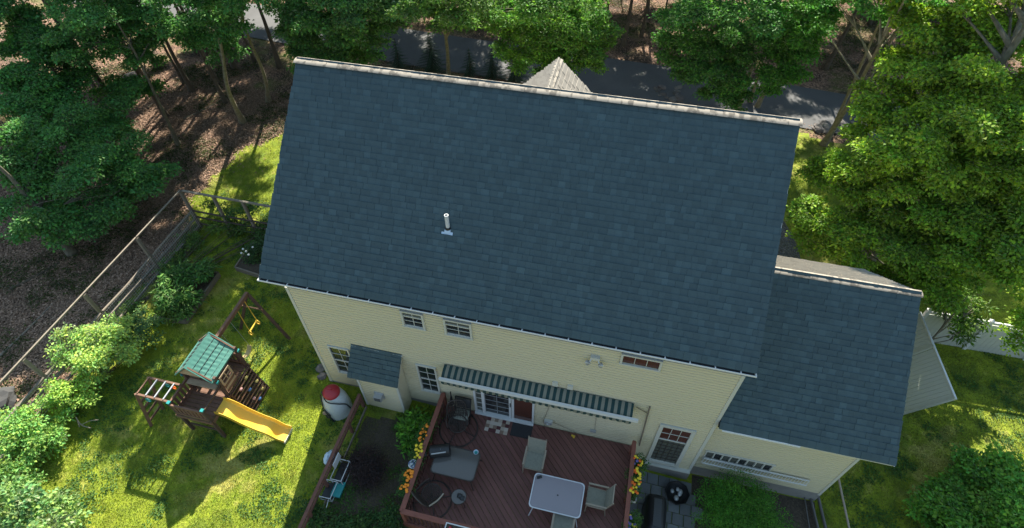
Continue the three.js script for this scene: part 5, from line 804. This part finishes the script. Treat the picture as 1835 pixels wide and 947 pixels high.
// paver patio, one stone at a time
{ const t = struct('paver_patio', heightGrid(10.3, 12.8, .05, 4.2, 12, 16, .015), M.soil); const s = .36; for (let i = 0; i < 7; i++) for (let j = 0; j < 12; j++) { const x = 10.42 + i * s + (j & 1 ? .14 : 0), z = .28 + j * s; if (x > 12.55 + .1 * Math.sin(j)) continue; const w = (i + j) % 3 === 0 ? s : s; const m = bx('paver', t, M.paver[Math.floor(rnd() * 3)], x, gnd(x, z) + .03, z, w - .018, .05, s - .018); m.rotation.z = -.14; m.rotation.y = rr(-.02, .02); } }
{ const p = atY(1177, 915, 0), t = thing('covered_grill', 'large barbecue grill under a fitted black cover on the paver patio', 'grill', V(p.x, gnd(p.x, p.z), p.z)), y0 = gnd(p.x, p.z) + .05;
  const cx = p.x, cz = p.z + .12, sh = [[.30, y0, .62], [.33, y0 + .5, .66], [.31, y0 + .86, .64], [.27, y0 + 1.02, .58], [.17, y0 + 1.16, .46]], pos = [], idx = [], uv = [], K = 24;
  sh.forEach(([a, y, b], r) => { for (let k = 0; k < K; k++) { const an = k / K * 6.283, c = Math.cos(an), s = Math.sin(an), e = .35, wob = 1 + .025 * Math.sin(k * 3 + r); pos.push(cx + a * wob * Math.sign(c) * Math.pow(Math.abs(c), e), y, cz + b * wob * Math.sign(s) * Math.pow(Math.abs(s), e)); uv.push(k / K, y); } }); const n = sh.length; pos.push(cx, y0 + 1.18, cz); uv.push(0, 0);
  for (let r = 0; r < n - 1; r++) for (let k = 0; k < K; k++) { const a = r * K + k, b = r * K + (k + 1) % K; idx.push(a, a + K, b, b, a + K, b + K); } for (let k = 0; k < K; k++) idx.push((n - 1) * K + k, n * K, (n - 1) * K + (k + 1) % K);
  add('cover', rawGeo(pos, idx, uv), mat(.016, .018, .021, { roughness: .42 }), t, V(0, 0, 0)); bx('lid_panel', t, mat(.035, .04, .045, { roughness: .35 }), cx, y0 + 1.19, cz, .22, .02, .8); for (const s of [-1, 1]) bx('wheel_foot', t, M.black, cx + s * .22, y0 + .02, cz + .45, .06, .12, .12); }
{ const p = atY(1216, 880, -.6), g0 = gnd(p.x, p.z), t = thing('fire_bowl', 'black metal fire bowl full of pale stones on the pavers', 'fire bowl', V(p.x, g0, p.z)); add('bowl', new THREE.LatheGeometry([[.14, .05], [.26, .08], [.36, .24], [.39, .36], [.37, .36], [.33, .24], [.2, .13], [0, .13]].map(([a, b]) => new THREE.Vector2(a, b)), 8), M.black, t, V(p.x, g0, p.z)); for (let k = 0; k < 3; k++) bx('foot', t, M.black, p.x + .2 * Math.cos(k * 2.1), g0 + .04, p.z + .2 * Math.sin(k * 2.1), .05, .1, .05); for (let k = 0; k < 6; k++) { const g = new THREE.IcosahedronGeometry(rr(.06, .09), 1); g.scale(1, .7, 1.2); add('stone', g, M.steel, t, V(p.x + rr(-.17, .17), g0 + .26, p.z + rr(-.17, .17))); } }
{ // white lattice strip leaning under the garage windows
  const a = atZ(1259, 829, GZ + .12), b = atZ(1450, 866, GZ + .12), t = thing('lattice_edging', 'white lattice edging strip leaning on the garage wall below the windows', 'edging', V((a.x + b.x) / 2, -.7, GZ + .12)), n = 34; const yA = (a.y + b.y) / 2;
  for (const y of [yA - .11, yA + .11]) bx('rail', t, M.white, (a.x + b.x) / 2, y, GZ + .10 - (y - yA) * .3, b.x - a.x, .055, .025); for (let i = 0; i <= n; i++) { const x = a.x + (b.x - a.x) * i / n; bar('picket', t, M.white, V(x - .03, yA - .11, GZ + .125), V(x + .03, yA + .12, GZ + .055), .05, .014); }
}
{ const g = (x, z) => gnd(x, z); // pipes and pole at the lower right
  const a = atY(1503, 857, -.4), b = atY(1524, 955, -.9), t = thing('wooden_pole', 'thin tan pole slanting down from the garage corner at the bottom right', 'pole', V(b.x, -1.1, b.z)); rod('pole', t, M.chairFrame, [a, b], .035);
  [['grey pipe rail nearest the garage corner at the bottom edge', 1440, 877, 1452, 955, .022], ['middle pale grey pipe of the pair below the garage corner', 1450, 880, 1468, 955, .045], ['right pale grey pipe of the pair below the garage corner', 1462, 872, 1482, 955, .05]].forEach(([l, u, v, u2, v2, r]) => { const p = atY(u, v, -1.05), q = atY(u2, v2, -.95), k = thing('pipe', l, 'pipe', p); rod('pipe', k, M.paleTable, [p, q], r); add('pipe_end', new THREE.SphereGeometry(r * 1.25, 10, 8), M.paleTable, k, p.clone()); }); }
// stones
{ const rockGeo = [0, 1, 2].map(k => { const g = new THREE.IcosahedronGeometry(1, 2), a = g.attributes.position; for (let i = 0; i < a.count; i++) { const v = V(a.getX(i), a.getY(i), a.getZ(i)), s = .72 + .5 * vn(v.x * 1.7 + 20 + k * 9, v.y * 1.7 + v.z * 2.1 + 30, 120); a.setXYZ(i, v.x * s * 1.2, v.y * s * .62, v.z * s); } g.computeVertexNormals(); return g; });
  const rock = (label, group, p, s, mt) => { const m = add('rock', rockGeo[Math.floor(rnd() * 3)], mt || M.rock[Math.floor(rnd() * 3)], scene, V(p.x, gnd(p.x, p.z) + s * .25, p.z)); m.scale.setScalar(s); m.rotation.y = rnd() * 6; tag(m, label, 'rock', group); };
  for (let i = 0; i < 16; i++) { const p = atY(1196 + rr(-24, 24), 168 + rr(-12, 12), .1); rock('rough stone in the small rock heap on the driveway edge', 'stones of the driveway heap', p, rr(.1, .24)); }
  for (let i = 0; i < 20; i++) { const p = atY(1510 + rr(-46, 46), 228 + rr(-10, 14), .1); rock('rough stone in the heap beneath the leaning trunks', 'stones of the heap under the leaning trunks', p, rr(.12, .28)); }
  rock('big grey boulder at the left edge beyond the wooden fence', null, atY(6, 722, .3), .42, mat(.05, .05, .05, { map: T.coarse, roughness: 1 })); rock('round stone at the left house corner, nearest the wall', null, atY(574, 662, .3), .16); rock('round stone at the left house corner, above the barrel', null, atY(577, 676, .3), .15); rock('flat pale rock lying in the upper left leaf litter', null, atY(240, 147, .1), .5); }
{ // fallen logs and sticks on the forest floor
  const log = (label, u, v, u2, v2, r, m = M.bark) => { const a = atY(u, v, .3), b = atY(u2, v2, .3); a.y = gnd(a.x, a.z) + r * .8; b.y = gnd(b.x, b.z) + r * .7; const t = thing('fallen_log', label, 'log', a.clone().add(b).multiplyScalar(.5)); add('log', taper([V(0, 0, 0), b.clone().sub(a).multiplyScalar(.5).add(V(.05, .02, .06)), b.clone().sub(a)], r, r * .6, 8, 10), m, t, a); };
  log('long pale log lying parallel to the fence at the lower left edge', 0, 765, 95, 668, .10); log('thin dead branch on the leaf litter left of the fence', 0, 640, 95, 545, .04, M.greyLight); log('dead branch lying across the sunny litter in the upper left', 265, 195, 345, 120, .04, M.barkDark); log('grey fallen branch in the litter beside the bare curving trunk', 330, 215, 420, 165, .045); log('broken branch on the forest floor below the broad left tree', 20, 520, 110, 470, .05, M.barkDark);
  const s = thing('dead_branch', 'bare forked dead branch sticking out of the loose light green shrub', 'branch', atY(150, 765, .4)); rod('stick', s, M.greyLight, [atY(135, 748, .8), atY(145, 762, .6), atY(162, 768, .5)], .018); rod('stick', s, M.greyLight, [atY(145, 762, .6), atY(160, 755, .6), atY(176, 753, .6)], .014); rod('stick', s, M.greyLight, [atY(138, 755, .7), atY(142, 766, .6)], .013); }

// ---------------------------------------------------------------- ground cover
{
  const tuft = (() => { const pos = [], idx = []; for (let i = 0; i < 9; i++) { const a = i * 2.4, r = .05 * Math.sqrt(i), x = Math.cos(a) * r, z = Math.sin(a) * r, l = rr(.035, .065), dx = rr(-.05, .05), dz = rr(-.05, .05), w = .007, b = pos.length / 3, c = Math.cos(a + 1), s = Math.sin(a + 1); pos.push(x - w * c, 0, z - w * s, x + w * c, 0, z + w * s, x + dx, l, z + dz); idx.push(b, b + 1, b + 2); } return rawGeo(pos, idx); })();
  const blocked = (x, z) => (x > -.05 && x < 12.3 && z < .05 && z > -9) || (x > DX0 && x < DX1 && z > 0 && z < 4) || (x > 12.1 && x < 16.3 && z < -.2 && z > -6.7) || (x > 10.3 && x < 12.75 && z > 0) || inPoly(x, z, [[-6.33, -3.35], [-6.23, -1.0], [-7.45, -.85], [-7.75, -3.2]]) || inPoly(x, z, [[12.3, -.3], [16.3, -.3], [16.2, 1.2], [15.2, 3], [13, 3.5], [12.5, 3]]);
  const list = []; let guard = 0; while (list.length < 85000 && guard++ < 2000000) { const x = rr(-11, 27), z = rr(-18.5, 8); if (blocked(x, z) || !onLawn(x, z)) continue; const p = V(x, gnd(x, z) + .015, z); if (!inView(p, 40)) continue; if (z < -8 && rnd() < .5) continue; if (x > 1.72 && x < 4.2 && z > .6 && rnd() < .3) continue; if (x > 12 && rnd() < .3) continue; list.push(p); }
  const im = new THREE.InstancedMesh(tuft, M.grass, list.length); im.name = numbered('grass'); im.receiveShadow = im.castShadow = true;
  list.forEach((p, i) => { const s = rr(.7, 1.4), pt = fbm(p.x / 14 + 3, p.z / 14 + 3, 12, 5) * .62 + fbm(p.x / 14 + 3, p.z / 14 + 3, 60, 4) * .38, dry = smooth(.50, .74, pt) * .6, w = rr(.55, 1.35) * (p.x > 12 ? .5 : p.x > 1.7 && p.z > .5 ? .42 : 1); im.setMatrixAt(i, _m.clone().compose(p, _q.clone().setFromAxisAngle(V(0, 1, 0), rnd() * 6.28), V(s, s * rr(.6, 1.2), s))); _c.setRGB((.25 + .28 * dry + (rnd() < .12 ? .1 : 0)) * w, (.325 + .10 * dry) * w, (.012 + .09 * dry) * w); im.setColorAt(i, _c); });  // tufts darkened: shade put into their colour on right lawn and beside deck
  tag(im, 'short green and dry yellow grass blades over the lawn', 'grass'); im.userData.kind = 'stuff'; scene.add(im);
  // clover and weeds
  const cl = sprayGeo(8, .07, .045, .04, .3), l2 = []; guard = 0; while (l2.length < 5000 && guard++ < 400000) { const x = rr(-9, 26), z = rr(-8, 8); if (blocked(x, z) || !onLawn(x, z) || fbm(x / 30 + 1, z / 30 + 1, 40, 3) < .55) continue; const p = V(x, gnd(x, z) + .05, z); if (inView(p, 40)) l2.push(p); }
  const im2 = new THREE.InstancedMesh(cl, M.leaf, l2.length); im2.name = numbered('clover'); im2.castShadow = im2.receiveShadow = true; l2.forEach((p, i) => { const s = rr(.6, 1.5), w = rr(.8, 1.3); im2.setMatrixAt(i, _m.clone().compose(p, _q.clone().setFromAxisAngle(V(0, 1, 0), rnd() * 6.28), V(s, s, s))); _c.setRGB(.09 * w, .22 * w, .03 * w); im2.setColorAt(i, _c); });
  tag(im2, 'small clover and weed leaves among the lawn grass', 'weeds'); im2.userData.kind = 'stuff'; scene.add(im2);
  // dead leaves on the forest floor
  const dl = (() => { const pos = [], idx = []; for (let i = 0; i < 6; i++) { const a = i * 2.4, o = V(Math.cos(a) * .09 * Math.sqrt(i), .01 + .02 * rnd(), Math.sin(a) * .09 * Math.sqrt(i)), n = V(rr(-.5, .5), 1, rr(-.5, .5)).normalize(), s = V(Math.cos(a * 3), 0, Math.sin(a * 3)); s.addScaledVector(n, -s.dot(n)).normalize(); leafGeo(pos, idx, o, n, s, rr(.05, .095), .045, .3); } return rawGeo(pos, idx); })();
  const l3 = []; guard = 0; while (l3.length < 60000 && guard++ < 900000) { const far = rnd() < .45, x = far ? rr(-30, 32) : rr(-22, -8), z = far ? rr(-36, -9) : rr(-16, 6); if (onLawn(x, z) && rnd() < .985) continue; if (x > -1 && x < 17 && z > -10) continue; if (z < -18 && z > -26 && Math.abs(z - (-22.4 + .05 * (x - 5) + (x > 16 ? (x - 16) * .1 : 0))) < 2.1) continue; if (x > 7 && x < 17 && z > -19.5) continue; const p = V(x, gnd(x, z) + .01, z); if (inView(p, 60)) l3.push(p); }
  const im3 = new THREE.InstancedMesh(dl, M.dryLeaf, l3.length); im3.name = numbered('leaf_litter'); im3.castShadow = im3.receiveShadow = true; l3.forEach((p, i) => { const s = rr(.7, 1.5), w = rr(.4, 1.3), k = rnd(); im3.setMatrixAt(i, _m.clone().compose(p, _q.clone().setFromEuler(new THREE.Euler(rr(-.2, .2), rnd() * 6.28, rr(-.2, .2))), V(s, s, s))); _c.setRGB((.27 + .1 * k) * w, (.16 + .09 * k) * w, (.10 + .08 * k) * w); im3.setColorAt(i, _c); });
  tag(im3, 'brown fallen leaves covering the forest floor', 'leaf litter'); im3.userData.kind = 'stuff'; scene.add(im3);
  // low green seedlings in the wood
  const l4 = []; guard = 0; while (l4.length < 6500 && guard++ < 300000) { const x = rr(-24, 30), z = rr(-34, 5); if (onLawn(x, z) || (x > -9 && z > -9.5) || fbm(x / 30 + 1, z / 30 + 1, 20, 3) < .53) continue; if (z < -19 && z > -25.5) continue; if (x > 6.5 && x < 17 && z > -19.5) continue; const p = V(x, gnd(x, z) + .08, z); if (inView(p, 60)) l4.push(p); }
  const im4 = new THREE.InstancedMesh(SP.small[0], M.leaf, l4.length); im4.name = numbered('undergrowth'); im4.castShadow = im4.receiveShadow = true; l4.forEach((p, i) => { const s = rr(.4, 1.1), w = rr(.7, 1.4); im4.setMatrixAt(i, _m.clone().compose(p, _q.clone().setFromAxisAngle(V(0, 1, 0), rnd() * 6.28), V(s, s, s))); _c.setRGB(.07 * w, .105 * w, .018 * w); im4.setColorAt(i, _c); });
  tag(im4, 'scattered low green undergrowth on the forest floor', 'undergrowth'); im4.userData.kind = 'stuff'; scene.add(im4);
}
scene.traverse(o => { if (o.isMesh) o.castShadow = o.receiveShadow = true; });
camera.updateMatrixWorld(true);
renderer.render(scene, camera);
